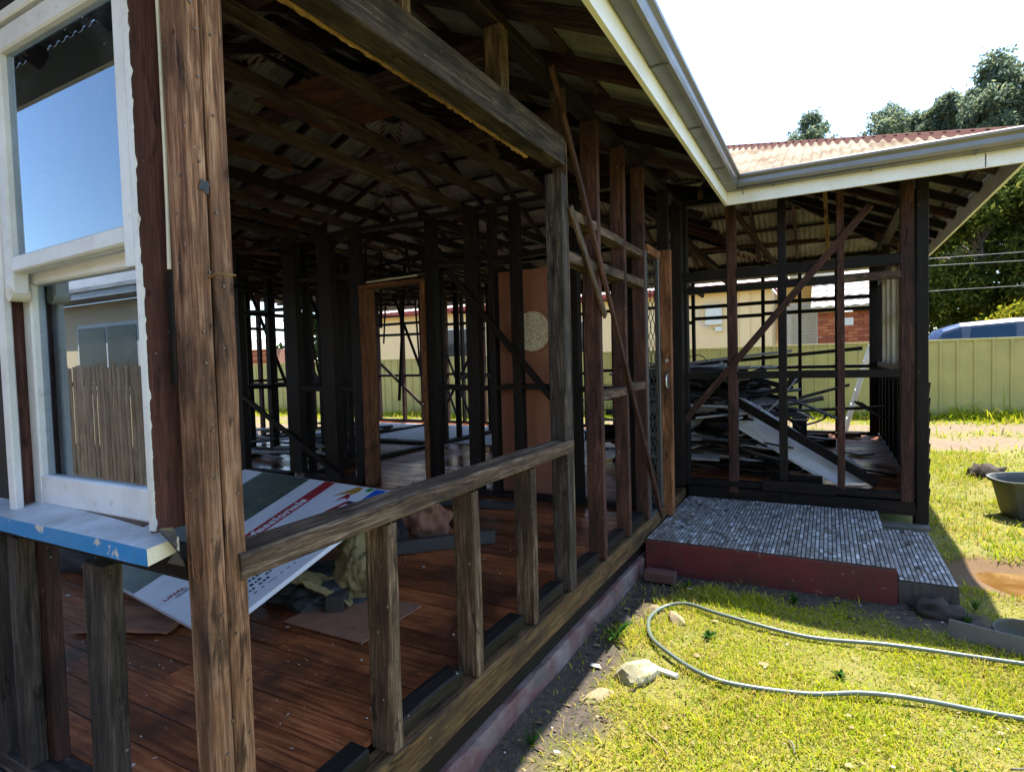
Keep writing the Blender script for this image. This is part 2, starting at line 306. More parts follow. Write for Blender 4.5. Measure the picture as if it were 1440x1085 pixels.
def ring_box(L, w, d, ch=0.004, n=1, jit=0.0, rnd=random):
    """length along X from 0 to L, w along Y, d along Z, chamfered; n spans with jitter"""
    V, Fc = [], []
    a, b = w / 2, d / 2; ch = min(ch, a * 0.5, b * 0.5)
    prof = [(-a + ch, -b), (a - ch, -b), (a, -b + ch), (a, b - ch), (a - ch, b), (-a + ch, b), (-a, b - ch), (-a, -b + ch)]
    bow = rnd.uniform(-1, 1) * jit; bow2 = rnd.uniform(-1, 1) * jit
    for i in range(n + 1):
        t = i / n; s = 4 * t * (1 - t)
        for (y, z) in prof:
            V.append((L * t + rnd.uniform(-1, 1) * jit * 0.5 * (i in (0, n)), y + bow * s + rnd.uniform(-1, 1) * jit * 0.3, z + bow2 * s + rnd.uniform(-1, 1) * jit * 0.3))
    for i in range(n):
        for k in range(8):
            k2 = (k + 1) % 8; Fc.append((i * 8 + k, i * 8 + k2, (i + 1) * 8 + k2, (i + 1) * 8 + k))
    Fc.append(tuple(reversed(range(8)))); Fc.append(tuple(range(n * 8, n * 8 + 8)))
    return V, Fc
def timber(name, p0, p1, w, d, mat, parent=None, side=None, ch=0.004, n=1, jit=0.0):
    """beam from p0 to p1; w is measured along `side`, d across it"""
    M, L = frame(p0, p1, side); V, Fc = ring_box(L, w, d, ch, n, jit)
    return mesh_obj(name, V, Fc, mat, parent, M)
def box(name, lo, hi, mat, parent=None, ch=0.004):
    lo, hi = Vector(lo), Vector(hi); sz = hi - lo; ax = max(range(3), key=lambda i: sz[i]); c = (lo + hi) / 2
    e = [Vector((1, 0, 0)), Vector((0, 1, 0)), Vector((0, 0, 1))]; j = (ax + 1) % 3; k = (ax + 2) % 3
    return timber(name, c - e[ax] * sz[ax] / 2, c + e[ax] * sz[ax] / 2, sz[j], sz[k], mat, parent, side=e[j], ch=ch)
def stud(parent, x0, x1, y0, y1, z0, z1, mat, lean=(0, 0), name='stud', n=4, jit=0.003):
    cx, cy = (x0 + x1) / 2, (y0 + y1) / 2
    return timber(name, (cx, cy, z0), (cx + lean[0], cy + lean[1], z1), abs(x1 - x0), abs(y1 - y0), mat, parent, side=(1, 0, 0), n=n, jit=jit)
def tube(name, pts, r, mat, parent=None, seg=8, smooth_n=6, radii=None):
    P = [Vector(p) for p in pts]
    if smooth_n > 1:
        Q = []; RR = []
        for i in range(len(P) - 1):
            a, b, c, d = P[max(i - 1, 0)], P[i], P[i + 1], P[min(i + 2, len(P) - 1)]
            for k in range(smooth_n):
                t = k / smooth_n
                Q.append(0.5 * ((2 * b) + (c - a) * t + (2 * a - 5 * b + 4 * c - d) * t * t + (3 * b - a - 3 * c + d) * t ** 3))
                if radii: RR.append(radii[i] * (1 - t) + radii[i + 1] * t)
        Q.append(P[-1]); P = Q
        if radii: RR.append(radii[-1]); radii = RR
    V, Fc = [], []
    prev = None
    for i, p in enumerate(P):
        t = (P[min(i + 1, len(P) - 1)] - P[max(i - 1, 0)]).normalized()
        u = prev if prev is not None else (Vector((0, 0, 1)) if abs(t.z) < 0.9 else Vector((1, 0, 0)))
        u = (u - t * u.dot(t)).normalized(); w = t.cross(u); prev = u
        rr = radii[i] if radii else r
        for k in range(seg):
            a = 2 * math.pi * k / seg; V.append(p + u * math.cos(a) * rr + w * math.sin(a) * rr)
    for i in range(len(P) - 1):
        for k in range(seg):
            k2 = (k + 1) % seg; Fc.append((i * seg + k, i * seg + k2, (i + 1) * seg + k2, (i + 1) * seg + k))
    Fc.append(tuple(reversed(range(seg)))); Fc.append(tuple(range((len(P) - 1) * seg, len(P) * seg)))
    return mesh_obj(name, V, Fc, mat, parent, smooth=True)
def disc(name, c, nrm, r, th, mat, parent=None, seg=28):
    M, _ = frame(Vector(c), Vector(c) + Vector(nrm)); V, Fc = [], []
    for x in (0, th):
        for k in range(seg):
            a = 2 * math.pi * k / seg; V.append((x, r * math.cos(a), r * math.sin(a)))
    for k in range(seg):
        k2 = (k + 1) % seg; Fc.append((k, k2, seg + k2, seg + k))
    Fc.append(tuple(reversed(range(seg)))); Fc.append(tuple(range(seg, 2 * seg)))
    return mesh_obj(name, V, Fc, mat, parent, M)
def lump(name, c, size, mat, parent=None, sub=3, rough=0.25, seed=0, flat=True, rotz=0.0, freq=1.6):
    bm = bmesh.new(); bmesh.ops.create_icosphere(bm, subdivisions=sub, radius=1.0)
    for v in bm.verts:
        n = noise.fractal(v.co * freq + Vector((seed * 7.3, seed * 3.1, seed)), 1.0, 2.0, 4)
        if 'cloth' in mat: n += 0.28 * (noise.ridged_multi_fractal(v.co * 1.9 + Vector((seed, 2, 5)), 1.0, 2.1, 4, 1.0, 2.0) - 1.0) * .5
        v.co *= 1 + rough * n
        if flat and v.co.z < -0.35: v.co.z = -0.35
        v.co = Vector((v.co.x * size[0], v.co.y * size[1], v.co.z * size[2]))
    if name == 'rock':
        cuts = random.Random(seed)
        for _ in range(9):
            n_ = Vector((cuts.gauss(0, 1), cuts.gauss(0, 1), abs(cuts.gauss(0, .8)))).normalized(); n2 = Vector((n_.x / size[0], n_.y / size[1], n_.z / size[2])).normalized(); dmx = max(v.co.dot(n2) for v in bm.verts) * cuts.uniform(.70, .9)
            for v in bm.verts:
                e_ = v.co.dot(n2) - dmx
                if e_ > 0: v.co -= n2 * e_
    me = bpy.data.meshes.new(name); bm.to_mesh(me); bm.free(); me.materials.append(MAT[mat]); me.polygons.foreach_set('use_smooth', [name != 'rock'] * len(me.polygons))
    zoff = 0.35 * size[2] if flat else 0
    return place(bpy.data.objects.new(name, me), parent, Matrix.Translation(Vector(c) + Vector((0, 0, zoff))) @ Matrix.Rotation(rotz, 4, 'Z'))

# ------------------------------------------------------------------ ground
def sstep(a, b, x):
    t = np.clip((x - a) / (b - a), 0, 1); return t * t * (3 - 2 * t)
PX0, PX1, PY0, PY1, PZ = -1.256, 0.385, 4.38, 5.93, -1.385       # porch slab
PUD = (1.75, 5.15, 1.05, 0.42)                                     # puddle centre, radii
def pud_d(x, y):
    wob = 0.12 * np.sin(3.1 * x + 1.0) * np.cos(4.3 * y) + 0.07 * np.sin(9 * x + 5 * y)
    return np.sqrt(((x - PUD[0]) / PUD[2]) ** 2 + ((y - PUD[1]) / PUD[3]) ** 2) + wob
def gz(x, y):
    x = np.asarray(x, float); y = np.asarray(y, float)
    z = -1.63 + 0.22 * sstep(5, 14.5, y) - 0.20 * sstep(-1.5, -10, x) * sstep(6, 14, y) + 0.02 * np.sin(1.3 * x + 0.5) * np.cos(1.1 * y)
    z = z + 0.012 * np.sin(5.1 * x + 2 * y) * np.sin(4.3 * y - x)
    z = z - 0.05 * np.clip(1.25 - pud_d(x, y), 0, 0.5) * 2
    z = z - 0.03 * sstep(0.5, 0.0, np.abs(x + 1.15)) * (y < 4.4)
    return z
def dirt_mask(x, y):
    n = 0.10 * np.sin(4 * y + 1) + 0.06 * np.sin(11 * y + 3 * x) + 0.05 * np.sin(17 * x - 5 * y)
    a = sstep(-0.90, -1.08, x + 0.7 * n) * (y < 4.6)
    b = sstep(3.98, 4.22, y + n * 1.2) * sstep(0.62, 0.40, x + n) * (y < 6.2)
    c = sstep(0.34, 0.20, np.hypot(x - 0.55, y - 4.34) + n)
    d = (x < -1.2) & (y < 10.6) & (y > 0.5)
    return np.clip(np.maximum.reduce([a, b, c, d * 1.0]), 0, 1)
def drive_mask(x, y):
    n = 0.25 * np.sin(1.7 * x) + 0.12 * np.sin(5 * x + y)
    m = sstep(10.4, 11.1, y + n) * sstep(13.9, 13.2, y + n)
    mid = 1 - 0.75 * np.exp(-((y + n - 12.2) / 0.35) ** 2)
    return m * mid
gx = np.concatenate([np.linspace(-400, -40, 10), np.linspace(-36, -4, 33), np.arange(-3.6, 6.0, 0.08), np.linspace(6.2, 36, 30), np.linspace(40, 400, 10)])
gy = np.concatenate([np.linspace(-400, -30, 10), np.linspace(-26, -2, 25), np.arange(-1.6, 16, 0.08), np.linspace(16.2, 40, 24), np.linspace(44, 400, 10)])
GX, GY = np.meshgrid(gx, gy); GZ = gz(GX, GY)
nx, ny = len(gx), len(gy); idx = np.arange(nx * ny).reshape(ny, nx)
q = np.stack([idx[:-1, :-1], idx[:-1, 1:], idx[1:, 1:], idx[1:, :-1]], -1).reshape(-1, 4)
me = bpy.data.meshes.new('ground'); me.from_pydata(np.stack([GX, GY, GZ], -1).reshape(-1, 3).tolist(), [], q.tolist()); me.materials.append(MAT['ground_mat'])
ca = me.color_attributes.new('mask', 'FLOAT_COLOR', 'POINT')
mk = np.stack([dirt_mask(GX, GY), drive_mask(GX, GY), sstep(1.45, 1.1, pud_d(GX, GY)), np.ones_like(GX)], -1)
ca.data.foreach_set('color', mk.astype(np.float32).ravel()); me.polygons.foreach_set('use_smooth', [True] * len(me.polygons))
ground = place(bpy.data.objects.new('ground', me)); tag(ground, kind='structure')
# puddle: a rounded sheet of muddy water lying in its dip
pv = [(PUD[0], PUD[1], 0)]; pn = 64
for k in range(pn):
    a = 2 * math.pi * k / pn; r = 1.0
    for _ in range(12):
        r *= 1.0 + 0.3 * (1.12 - float(pud_d(PUD[0] + PUD[2] * r * math.cos(a), PUD[1] + PUD[3] * r * math.sin(a))))
    pv.append((PUD[0] + PUD[2] * r * math.cos(a), PUD[1] + PUD[3] * r * math.sin(a), 0))
pz = float(gz(PUD[0] + PUD[2] * 0.98, PUD[1])) + 0.008
pz = -1.648
puddle = mesh_obj('puddle', [(x, y, pz) for x, y, _ in pv], [(0, 1 + k, 1 + (k + 1) % pn) for k in range(pn)], 'muddy_water'); tag(puddle, kind='structure')

# ------------------------------------------------------------------ the burnt house
FZ = -1.25                       # floor top
X0, XL, YF, YB = -1.256, -9.2, 0.82, 10.4
WXR, WYF = 0.755, 6.0
PLT = 1.50                       # underside of the wall plate
house = empty('burnt_house', (-4, 5, -1.6), label='single-storey timber house stripped to a blackened frame under a corrugated iron roof', cat='house')

# floor ---------------------------------------------------------------
floor = empty('floor', (-5, 5, FZ), house)
bw, y = 0.135, YF + 0.11
while y < YB - 0.02:
    xr = (WXR - 0.03) if y > WYF - 0.05 else X0 - 0.105
    x = XL + 0.05
    while x < xr - 0.05:
        L = random.uniform(2.6, 4.6)
        x2 = min(x + L, xr)
        if xr - x2 < 0.7: x2 = xr
        dz = random.uniform(-0.003, 0.002)
        timber('floorboard', (x + 0.002, y + bw / 2, FZ - 0.011 + dz), (x2 - 0.002, y + bw / 2, FZ - 0.011 + dz + random.uniform(-.001, .001)), bw - random.uniform(0.003, 0.006), 0.022, 'floor_wood', floor, side=(0, 1, 0), ch=0.003)
        x = x2
    y += bw
for k, yy in enumerate(np.arange(1.2, 10.2, 0.9)):      # joists and bearers below
    timber('floor_joist', (XL, yy, FZ - 0.08), (X0 - 0.15, yy, FZ - 0.08), 0.1, 0.06, 'burnt_wood', floor, side=(0, 0, 1))
box('floor_sheet', (-5.2, 7.55, FZ + 0.004), (-3.35, 9.9, FZ + 0.012), 'board_grey', floor)
box('floor_sheet', (-8.9, 7.7, FZ + 0.004), (-5.6, 9.9, FZ + 0.010), 'board_grey', floor)

# plinth under the walls ------------------------------------------------
plinth = empty('plinth', (X0, 2, -1.6), house)
timber('footing', (X0 - 0.034, 0.86, -1.645), (X0 - 0.034, 5.95, -1.645), 0.235, 0.078, 'plinth_paint', plinth, side=(0, 0, 1), ch=0.014, n=70, jit=0.016)
timber('plinth_block', (XL, YF + 0.05, -1.63), (X0 - 0.08, YF + 0.05, -1.63), 0.25, 0.08, 'plinth_paint', plinth, side=(0, 0, 1))
for (a, b) in (((X0 - .4, WYF + 0.08, -1.65), (WXR, WYF + 0.08, -1.65)),):
    for xx in np.arange(-1.0, WXR, 0.55): stud(plinth, xx, xx + 0.1, WYF + 0.03, WYF + 0.12, -1.75, -1.45, 'burnt_wood', name='stump')
stud(plinth, WXR - 0.10, WXR - 0.005, WYF, WYF + 0.1, -1.75, -1.36, 'burnt_wood', name='stump')
timber('ground_plank', (0.40, WYF - 0.06, -1.50), (WXR + 0.0, WYF - 0.06, -1.50), 0.03, 0.12, 'grey_plank', plinth, side=(0, 0, 1))

# side wall (faces the yard) --------------------------------------------
sw = empty('side_wall', (X0, 3, FZ), house)
timber('bearer', (X0 - 0.045, 0.95, -1.345), (X0 - 0.045, 5.9, -1.365), 0.135, 0.088, 'bearer_wood', sw, side=(0, 0, 1), n=12, jit=0.004, ch=0.007)
timber('lower_bearer', (X0 - 0.060, 0.95, -1.460), (X0 - 0.066, 5.9, -1.470), 0.115, 0.06, 'burnt_wood', sw, side=(0, 0, 1), n=12, jit=0.004)
segs = [(0.97, 1.38), (1.50, 1.92), (2.04, 2.44), (2.56, 2.90), (3.08, 3.44), (3.56, 4.0), (4.12, 4.5)]
for (a, b) in segs:          # cut lengths of bottom plate between the studs
    t0 = random.uniform(-0.012, 0.012)
    timber('bottom_plate', (X0 - 0.075 + t0, a + random.uniform(0, .05), -1.247), (X0 - 0.07 + t0, b - random.uniform(0, .05), -1.245), 0.062, 0.085, random.choice(['grey_wood', 'burnt_wood', 'burnt_wood']), sw, side=(0, 0, 1), n=3, jit=0.004, ch=0.007)
RT = -0.445
for (y0, mt, ln) in ((1.437, 'grey_wood', 0.003), (1.955, 'grey_wood', -0.004), (2.48, 'grey_wood', 0.004)):     # studs under the window opening
    stud(sw, X0 - 0.102, X0 - 0.002, y0, y0 + 0.05, -1.276, RT - 0.072, mt, (0.0, ln), n=6, jit=0.004)
timber('sill_rail', (X0 - 0.055, 0.905, RT - 0.034), (X0 - 0.052, 3.005, RT - 0.030), 0.068, 0.118, 'grey_wood', sw, side=(0, 0, 1), n=14, jit=0.004, ch=0.007)
def side_stud(y0, w, mat, z0=-1.276, z1=PLT, lean=(0, 0), dep=0.1):
    stud(sw, X0 - dep - 0.002, X0 - 0.002, y0, y0 + w, z0, z1, mat, lean, n=6, jit=0.004)
side_stud(2.935, 0.075, 'sooty_wood', z1=1.02)
side_stud(3.01, 0.018, 'grey_wood', z1=PLT, dep=0.09)
side_stud(3.50, 0.052, 'red_wood', dep=0.11); side_stud(4.04, 0.05, 'red_wood', dep=0.10); side_stud(4.535, 0.05, 'red_wood', dep=0.10)
side_stud(5.32, 0.06, 'burnt_wood'); side_stud(5.86, 0.10, 'burnt_wood')
timber('lintel', (X0 - 0.055, 0.90, 1.135), (X0 - 0.052, 2.985, 1.145), 0.15, 0.105, 'sooty_wood', sw, side=(0, 0, 1), n=8, jit=0.003)  # lighter grey wood here, with the haze over the beam put into its colour
timber('torn_lining', (X0 - 0.122, 0.95, 1.062), (X0 - 0.118, 2.76, 1.070), 0.013, 0.020, 'orange_batten', sw, side=(0, 0, 1), n=90, jit=0.014, ch=0.003)
for yy, w in ((1.62, 0.045), (2.30, 0.075), (1.18, .045)):           # cripple studs above the lintel
    stud(sw, X0 - 0.09, X0 - 0.005, yy, yy + w, 1.215, PLT, 'grey_wood')
timber('top_plate', (X0 - 0.055, 0.9, PLT + 0.024), (X0 - 0.055, 6.0, PLT + 0.024), 0.05, 0.1, 'burnt_wood', sw, side=(0, 0, 1), n=8, jit=0.003)
def nog(y0, y1, z, mat, h=0.05, x=X0 - 0.055, w=0.095, name='nogging', dz=0.0):
    timber(name, (x, y0, z), (x, y1, z + dz), h, w, mat, sw, side=(0, 0, 1), n=3, jit=0.003)
for (a, b) in ((3.032, 3.497), (3.555, 4.037), (4.093, 4.532)):
    nog(a, b, 0.83 + random.uniform(-.01, .01), 'grey_wood', 0.055); nog(a, b, 0.585 + random.uniform(-.01, .01), 'grey_wood', 0.06)
nog(3.555, 4.037, -0.225, 'grey_wood', 0.06); nog(4.093, 4.532, -0.205, 'grey_wood', 0.06)
timber('strap_brace', (X0 + 0.014, 2.80, 1.52), (X0 + 0.014, 4.90, -1.34), 0.040, 0.022, 'red_wood', sw, side=(0, 1, 0), n=8, jit=0.004)
timber('strap_brace', (X0 + 0.012, 3.02, 0.85), (X0 + 0.012, 3.56, 0.28), 0.05, 0.018, 'grey_wood', sw, side=(0, 1, 0), n=3, jit=0.003)

# the tall corner post, two studs and a packer nailed together
cp_ = empty('corner_post', (X0, 0.85, FZ), sw)
stud(cp_, X0 - 0.078, X0 - 0.001, 0.822, 0.868, -1.42, PLT, 'post_wood', n=14, jit=0.003)
stud(cp_, X0 - 0.085, X0 - 0.005, 0.8735, 0.928, -1.42, PLT, 'post_wood', (0.0, 0.004), n=14, jit=0.003)
nv, nf = [], []
def add_nail(V, Fc, c, nrm, r):
    M, _ = frame(c, Vector(c) + Vector(nrm)); b = len(V)
    for x, rr in ((0, r), (0.003, r * 0.8)):
        for k in range(7):
            a = 2 * math.pi * k / 7; V.append(M @ Vector((x, rr * math.cos(a), rr * math.sin(a))))
    for k in range(7): Fc.append((b + k, b + (k + 1) % 7, b + 7 + (k + 1) % 7, b + 7 + k))
    Fc.append(tuple(range(b + 7, b + 14)))
for z in np.arange(-1.2, 1.45, 0.13):
    if random.random() < .8: add_nail(nv, nf, (X0 - 0.0005, 0.835 + random.uniform(0, .03), z + random.uniform(-.05, .05)), (1, 0, 0), 0.0035)
    if random.random() < .6: add_nail(nv, nf, (X0 - 0.0035, 0.885 + random.uniform(0, .03), z + random.uniform(-.05, .05)), (1, 0, 0), 0.0035)
    if random.random() < .7: add_nail(nv, nf, (X0 - 0.07 + random.uniform(0, .06), 0.8215, z + random.uniform(-.05, .05)), (0, -1, 0), 0.0035)
for yy in (1.45, 1.97, 2.49, 2.75, 1.2, 1.7): add_nail(nv, nf, (X0 + 0.006, yy, RT - 0.05 + random.uniform(-.02, .02)), (1, 0, 0), 0.004)
for yy in np.arange(1.2, 2.9, 0.21): add_nail(nv, nf, (X0 + 0.001, yy, 1.15 + random.uniform(-.03, .03)), (1, 0, 0), 0.004)
for (yy) in (1.45, 1.97, 2.5, 3.0, 3.52, 4.06, 4.56):
    for k in range(5): add_nail(nv, nf, (X0 + 0.001, yy + random.uniform(0, .02), random.uniform(-1.2, -0.55)), (1, 0, 0), 0.0035)
mesh_obj('nail_heads', nv, nf, 'nail_steel', sw)['kind'] = 'stuff'
tube('bent_nail', [(X0 + 0.002, 0.856, 0.215), (X0 + 0.030, 0.856, 0.222), (X0 + 0.036, 0.868, 0.222), (X0 + 0.030, 0.905, 0.224)], 0.0028, 'orange_batten', cp_, seg=6)
kv = [(X0 + 0.0004, 0.858, 0.425)] + [(X0 + 0.0004, 0.858 + 0.011 * (1 + .45 * math.sin(3 * a + 1) * math.sin(5 * a)) * math.cos(a), 0.425 + 0.019 * (1 + .4 * math.sin(2 * a + 2) + .2 * math.sin(7 * a)) * math.sin(a)) for a in np.arange(0, 6.28, 0.224)]
mesh_obj('burn_mark', kv, [(0, 1 + k, 1 + (k + 1) % (len(kv) - 1)) for k in range(len(kv) - 1)], 'cord_black', cp_)

# security door in its jamb ------------------------------------------------
sd = empty('security_door', (X0, 4.9, -1.36), house)
timber('hinge_stile', (X0 - 0.02, 4.615, -1.345), (X0 - 0.02, 4.615, 0.86), 0.05, 0.03, 'alu_dark', sd, side=(0, 1, 0))
timber('lock_stile', (X0 - 0.02, 5.005, -1.345), (X0 - 0.02, 5.005, 0.86), 0.04, 0.03, 'alu_dark', sd, side=(0, 1, 0))
timber('top_rail', (X0 - 0.02, 4.645, 0.885), (X0 - 0.02, 5.05, 0.885), 0.07, 0.035, 'door_jamb_wood', sd, side=(0, 0, 1))
timber('bottom_rail', (X0 - 0.02, 4.645, -1.30), (X0 - 0.02, 5.0, -1.30), 0.09, 0.03, 'alu_dark', sd, side=(0, 0, 1))
timber('door_jamb', (X0 + 0.0, 5.10, -1.37), (X0 + 0.004, 5.10, 0.93), 0.06, 0.14, 'door_jamb_wood', sd, side=(0, 1, 0), n=8, jit=0.002)
tv, tf = [], []
def strip(V, Fc, pts, w, nrm):
    b = len(V); nrm = Vector(nrm)
    for i, p in enumerate(pts):
        p = Vector(p); t = (Vector(pts[min(i + 1, len(pts) - 1)]) - Vector(pts[max(i - 1, 0)])).normalized(); sd_ = t.cross(nrm) * w
        V += [p + sd_ + nrm * w, p - sd_ + nrm * w, p - sd_ - nrm * w, p + sd_ - nrm * w]
    for i in range(len(pts) - 1):
        for k in range(4): Fc.append((b + i * 4 + k, b + i * 4 + (k + 1) % 4, b + i * 4 + 4 + (k + 1) % 4, b + i * 4 + 4 + k))
for col_ in range(3):                       # diamond grille of wavy bars
    yc = 4.70 + col_ * 0.125
    for sgn in (1, -1):
        pts = [(X0 - 0.02 + 0.004 * sgn, yc + sgn * 0.06 * math.cos(2 * math.pi * z / 0.26), z) for z in np.arange(-1.25, 0.86, 0.026)]
        strip(tv, tf, pts, 0.0026, (1, 0, 0))
mesh_obj('grille', tv, tf, 'alu_dark', sd)
hb = box('lock_plate', (X0 + 0.02, 5.069, -0.26), (X0 + 0.05, 5.0715, -0.10), 'alu_dark', sd, ch=0.0005)
tube('handle', [(X0 + 0.035, 5.068, -0.25), (X0 + 0.035, 5.03, -0.24), (X0 + 0.035, 5.028, -0.16), (X0 + 0.035, 5.068, -0.14)], 0.008, 'alu', sd)
disc('lock_cylinder', (X0 + 0.035, 5.070, -0.02), (0, -1, 0), 0.016, 0.012, 'alu', sd, seg=14)

# window wall (faces the viewer, under the front eave) -----------------------
fw = empty('window_wall', (-3, YF, FZ), house)
timber('bottom_plate', (XL, YF + 0.05, -1.262), (X0 - 0.09, YF + 0.05, -1.262), 0.06, 0.1, 'sooty_wood', fw, side=(0, 0, 1), n=10, jit=0.003)
timber('bearer', (XL, YF + 0.045, -1.37), (X0 - 0.09, YF + 0.045, -1.37), 0.13, 0.09, 'burnt_wood', fw, side=(0, 0, 1), n=10, jit=0.003)
timber('top_plate', (XL, YF + 0.05, PLT + 0.024), (X0 - 0.11, YF + 0.05, PLT + 0.024), 0.05, 0.1, 'burnt_wood', fw, side=(0, 0, 1))
stud(fw, -1.826, -1.722, YF, YF + 0.052, -1.23, -0.515, 'sooty_wood', (0.012, 0), n=8, jit=0.004)
stud(fw, -2.262, -2.205, YF + 0.0, YF + 0.055, -1.23, -0.50, 'sooty_wood', (0.0, 0), n=8, jit=0.004)
stud(fw, -2.225, -2.165, YF + 0.058, YF + 0.098, -1.23, -0.50, 'red_wood', (0.0, 0), n=6, jit=0.003)
stud(fw, -2.50, -2.37, YF, YF + 0.05, -1.23, -0.50, 'sooty_wood', n=8, jit=0.003)
stud(fw, -2.46, -2.135, YF, YF + 0.1, -0.45, PLT, 'burnt_wood', n=8, jit=0.003)
for xx in (-3.3, -3.9, -4.5, -5.1, -5.7, -6.3, -6.9, -7.5, -8.1, -8.7): stud(fw, xx, xx + 0.05, YF, YF + 0.1, -1.23, PLT, 'burnt_wood')
timber('sill_trimmer', (-3.2, YF + 0.055, -0.475), (-1.345, YF + 0.055, -0.475), 0.05, 0.1, 'burnt_wood', fw, side=(0, 0, 1), n=6, jit=0.003)
timber('head_trimmer', (-2.16, YF + 0.05, 1.04), (-1.335, YF + 0.05, 1.04), 0.10, 0.09, 'burnt_wood', fw, side=(0, 0, 1))
for xx in (-2.0, -1.7): stud(fw, xx, xx + 0.045, YF + .01, YF + 0.09, 1.095, PLT, 'burnt_wood')

win = empty('window', (-1.75, 0.8, -0.4), house)
JX0, JX1 = -2.095, -1.383
timber('jamb_lining', (JX1 - 0.010, 0.835, -0.375), (JX1 - 0.010, 0.835, 0.995), 0.018, 0.115, 'jamb_red_paint', win, side=(1, 0, 0), n=8, jit=0.001)
timber('jamb_lining', (JX0 - 0.014, 0.84, -0.395), (JX0 - 0.014, 0.84, 0.995), 0.03, 0.115, 'jamb_red_paint', win, side=(1, 0, 0))
timber('head_lining', (JX0, 0.835, 0.985), (JX1 - 0.026, 0.835, 0.985), 0.03, 0.12, 'white_paint', win, side=(0, 0, 1))
timber('casing', (JX0 + 0.012, 0.785, -0.395), (JX0 + 0.012, 0.785, 0.965), 0.040, 0.022, 'white_paint', win, side=(1, 0, 0), n=6, jit=0.001)
# ragged white paint edge left on the jamb
pv_, pf_ = [], []
for z in np.arange(-0.37, 0.98, 0.006):
    w = 0.0012 + 0.008 * max(0, noise.fractal(Vector((z * 30, 3, 1)), 1, 2, 3)) + (0.003 if z < 0.25 else 0)
    pv_ += [(JX1 - 0.019, 0.7765, z), (JX1 - 0.0005, 0.7765, z), (JX1 - 0.0005, 0.7775 + w, z)]
for i in range(len(pv_) // 3 - 1):
    b = i * 3; pf_ += [(b, b + 1, b + 4, b + 3), (b + 1, b + 2, b + 5, b + 4)]
mesh_obj('flaking_edge', pv_, pf_, 'white_paint', win)
timber('corner_bead', (-1.346, 0.822, 0.24), (-1.343, 0.822, 1.0), 0.008, 0.008, 'cream_paint', win, side=(1, 0, 0), n=6, jit=0.002)
timber('packing_block', (-1.352, 0.835, -0.03), (-1.350, 0.835, 0.235), 0.026, 0.03, 'burnt_wood', win, side=(1, 0, 0), n=3, jit=0.002)
us = empty('upper_sash', (-1.75, 0.8, 0.3), win)
def sash(par, x0, x1, z0, z1, yc, th, stw, topw, botw, mat, horns=False, tilt=0.0):
    lo = -0.055 if horns else 0
    timber('stile', (x0 + stw / 2, yc, z0 + lo), (x0 + stw / 2, yc, z1), stw, th, mat, par, side=(1, 0, 0), ch=0.005, n=6, jit=0.0008)
    timber('stile', (x1 - stw / 2, yc, z0 + lo + tilt), (x1 - stw / 2, yc, z1), stw, th, mat, par, side=(1, 0, 0), ch=0.005, n=6, jit=0.0008)
    timber('rail', (x0 + stw - 0.001, yc, z0 + botw / 2), (x1 - stw + 0.001, yc, z0 + botw / 2 + tilt), botw, th - 0.002, mat, par, side=(0, 0, 1), ch=0.005)
    timber('rail', (x0 + stw - 0.001, yc, z1 - topw / 2), (x1 - stw + 0.001, yc, z1 - topw / 2), topw, th - 0.002, mat, par, side=(0, 0, 1), ch=0.005)
    box('pane', (x0 + stw - 0.004, yc - 0.002, z0 + botw - 0.004), (x1 - stw + 0.004, yc + 0.002, z1 - topw + 0.004), 'glass', par, ch=0.0005)
sash(us, JX0 + 0.033, JX1 - 0.020, 0.292, 0.96, 0.800, 0.042, 0.048, 0.062, 0.045, 'white_paint', True, 0.012)
disc('horn', (JX0 + 0.058, 0.778, 0.236), (0, 1, 0), 0.022, 0.044, 'cream_paint', us, seg=16)
ls = empty('lower_sash', (-1.75, 0.86, -0.3), win)
sash(ls, JX0 + 0.003, JX1 - 0.020, -0.378, 0.31, 0.852, 0.042, 0.050, 0.045, 0.085, 'white_paint')
timber('staff_bead', (JX0 + 0.010, 0.885, -0.38), (JX0 + 0.010, 0.885, 0.965), 0.018, 0.02, 'cream_paint', win, side=(1, 0, 0))
timber('staff_bead', (JX0 + 0.07, 0.915, -0.38), (JX0 + 0.07, 0.915, 0.965), 0.03, 0.02, 'cream_paint', win, side=(1, 0, 0))
timber('inner_casing', (JX0 + 0.02, 0.95, -0.42), (JX0 + 0.02, 0.95, 1.0), 0.09, 0.02, 'cream_paint', win, side=(1, 0, 0))
timber('inner_casing', (JX0 + 0.07, 0.95, 0.98), (JX1 + 0.03, 0.95, 0.98), 0.09, 0.02, 'cream_paint', win, side=(0, 0, 1))
sl = empty('sill', (-1.8, 0.72, -0.42), win)
SV = [(-2.75, 0.728, -0.430), (-1.328, 0.728, -0.430), (-1.328, 0.728, -0.390), (-2.75, 0.728, -0.388), (-2.75, 0.90, -0.415), (-1.328, 0.800, -0.415), (-1.328, 0.800, -0.382), (-2.75, 0.90, -0.366)]
ns_ = 24; V_, F_top, F_front = [], [], []
sv, sf = [], []
for i in range(ns_ + 1):
    t = i / ns_
    for a, b in ((0, 1), (3, 2), (7, 6), (4, 5)):
        p = Vector(SV[a]).lerp(Vector(SV[b]), t); p += Vector((0, random.uniform(-.0012, .0012), random.uniform(-.0012, .0012))); sv.append(p)
for i in range(ns_):
    for k in range(4): sf.append((i * 4 + k, i * 4 + (k + 1) % 4, i * 4 + 4 + (k + 1) % 4, i * 4 + 4 + k))
sf.append((3, 2, 1, 0)); sf.append((ns_ * 4, ns_ * 4 + 1, ns_ * 4 + 2, ns_ * 4 + 3))
so = mesh_obj('sill_board', sv, sf, 'sill_top', sl); so.data.materials.append(MAT['sill_blue']); so.data.materials.append(MAT['cream_paint'])
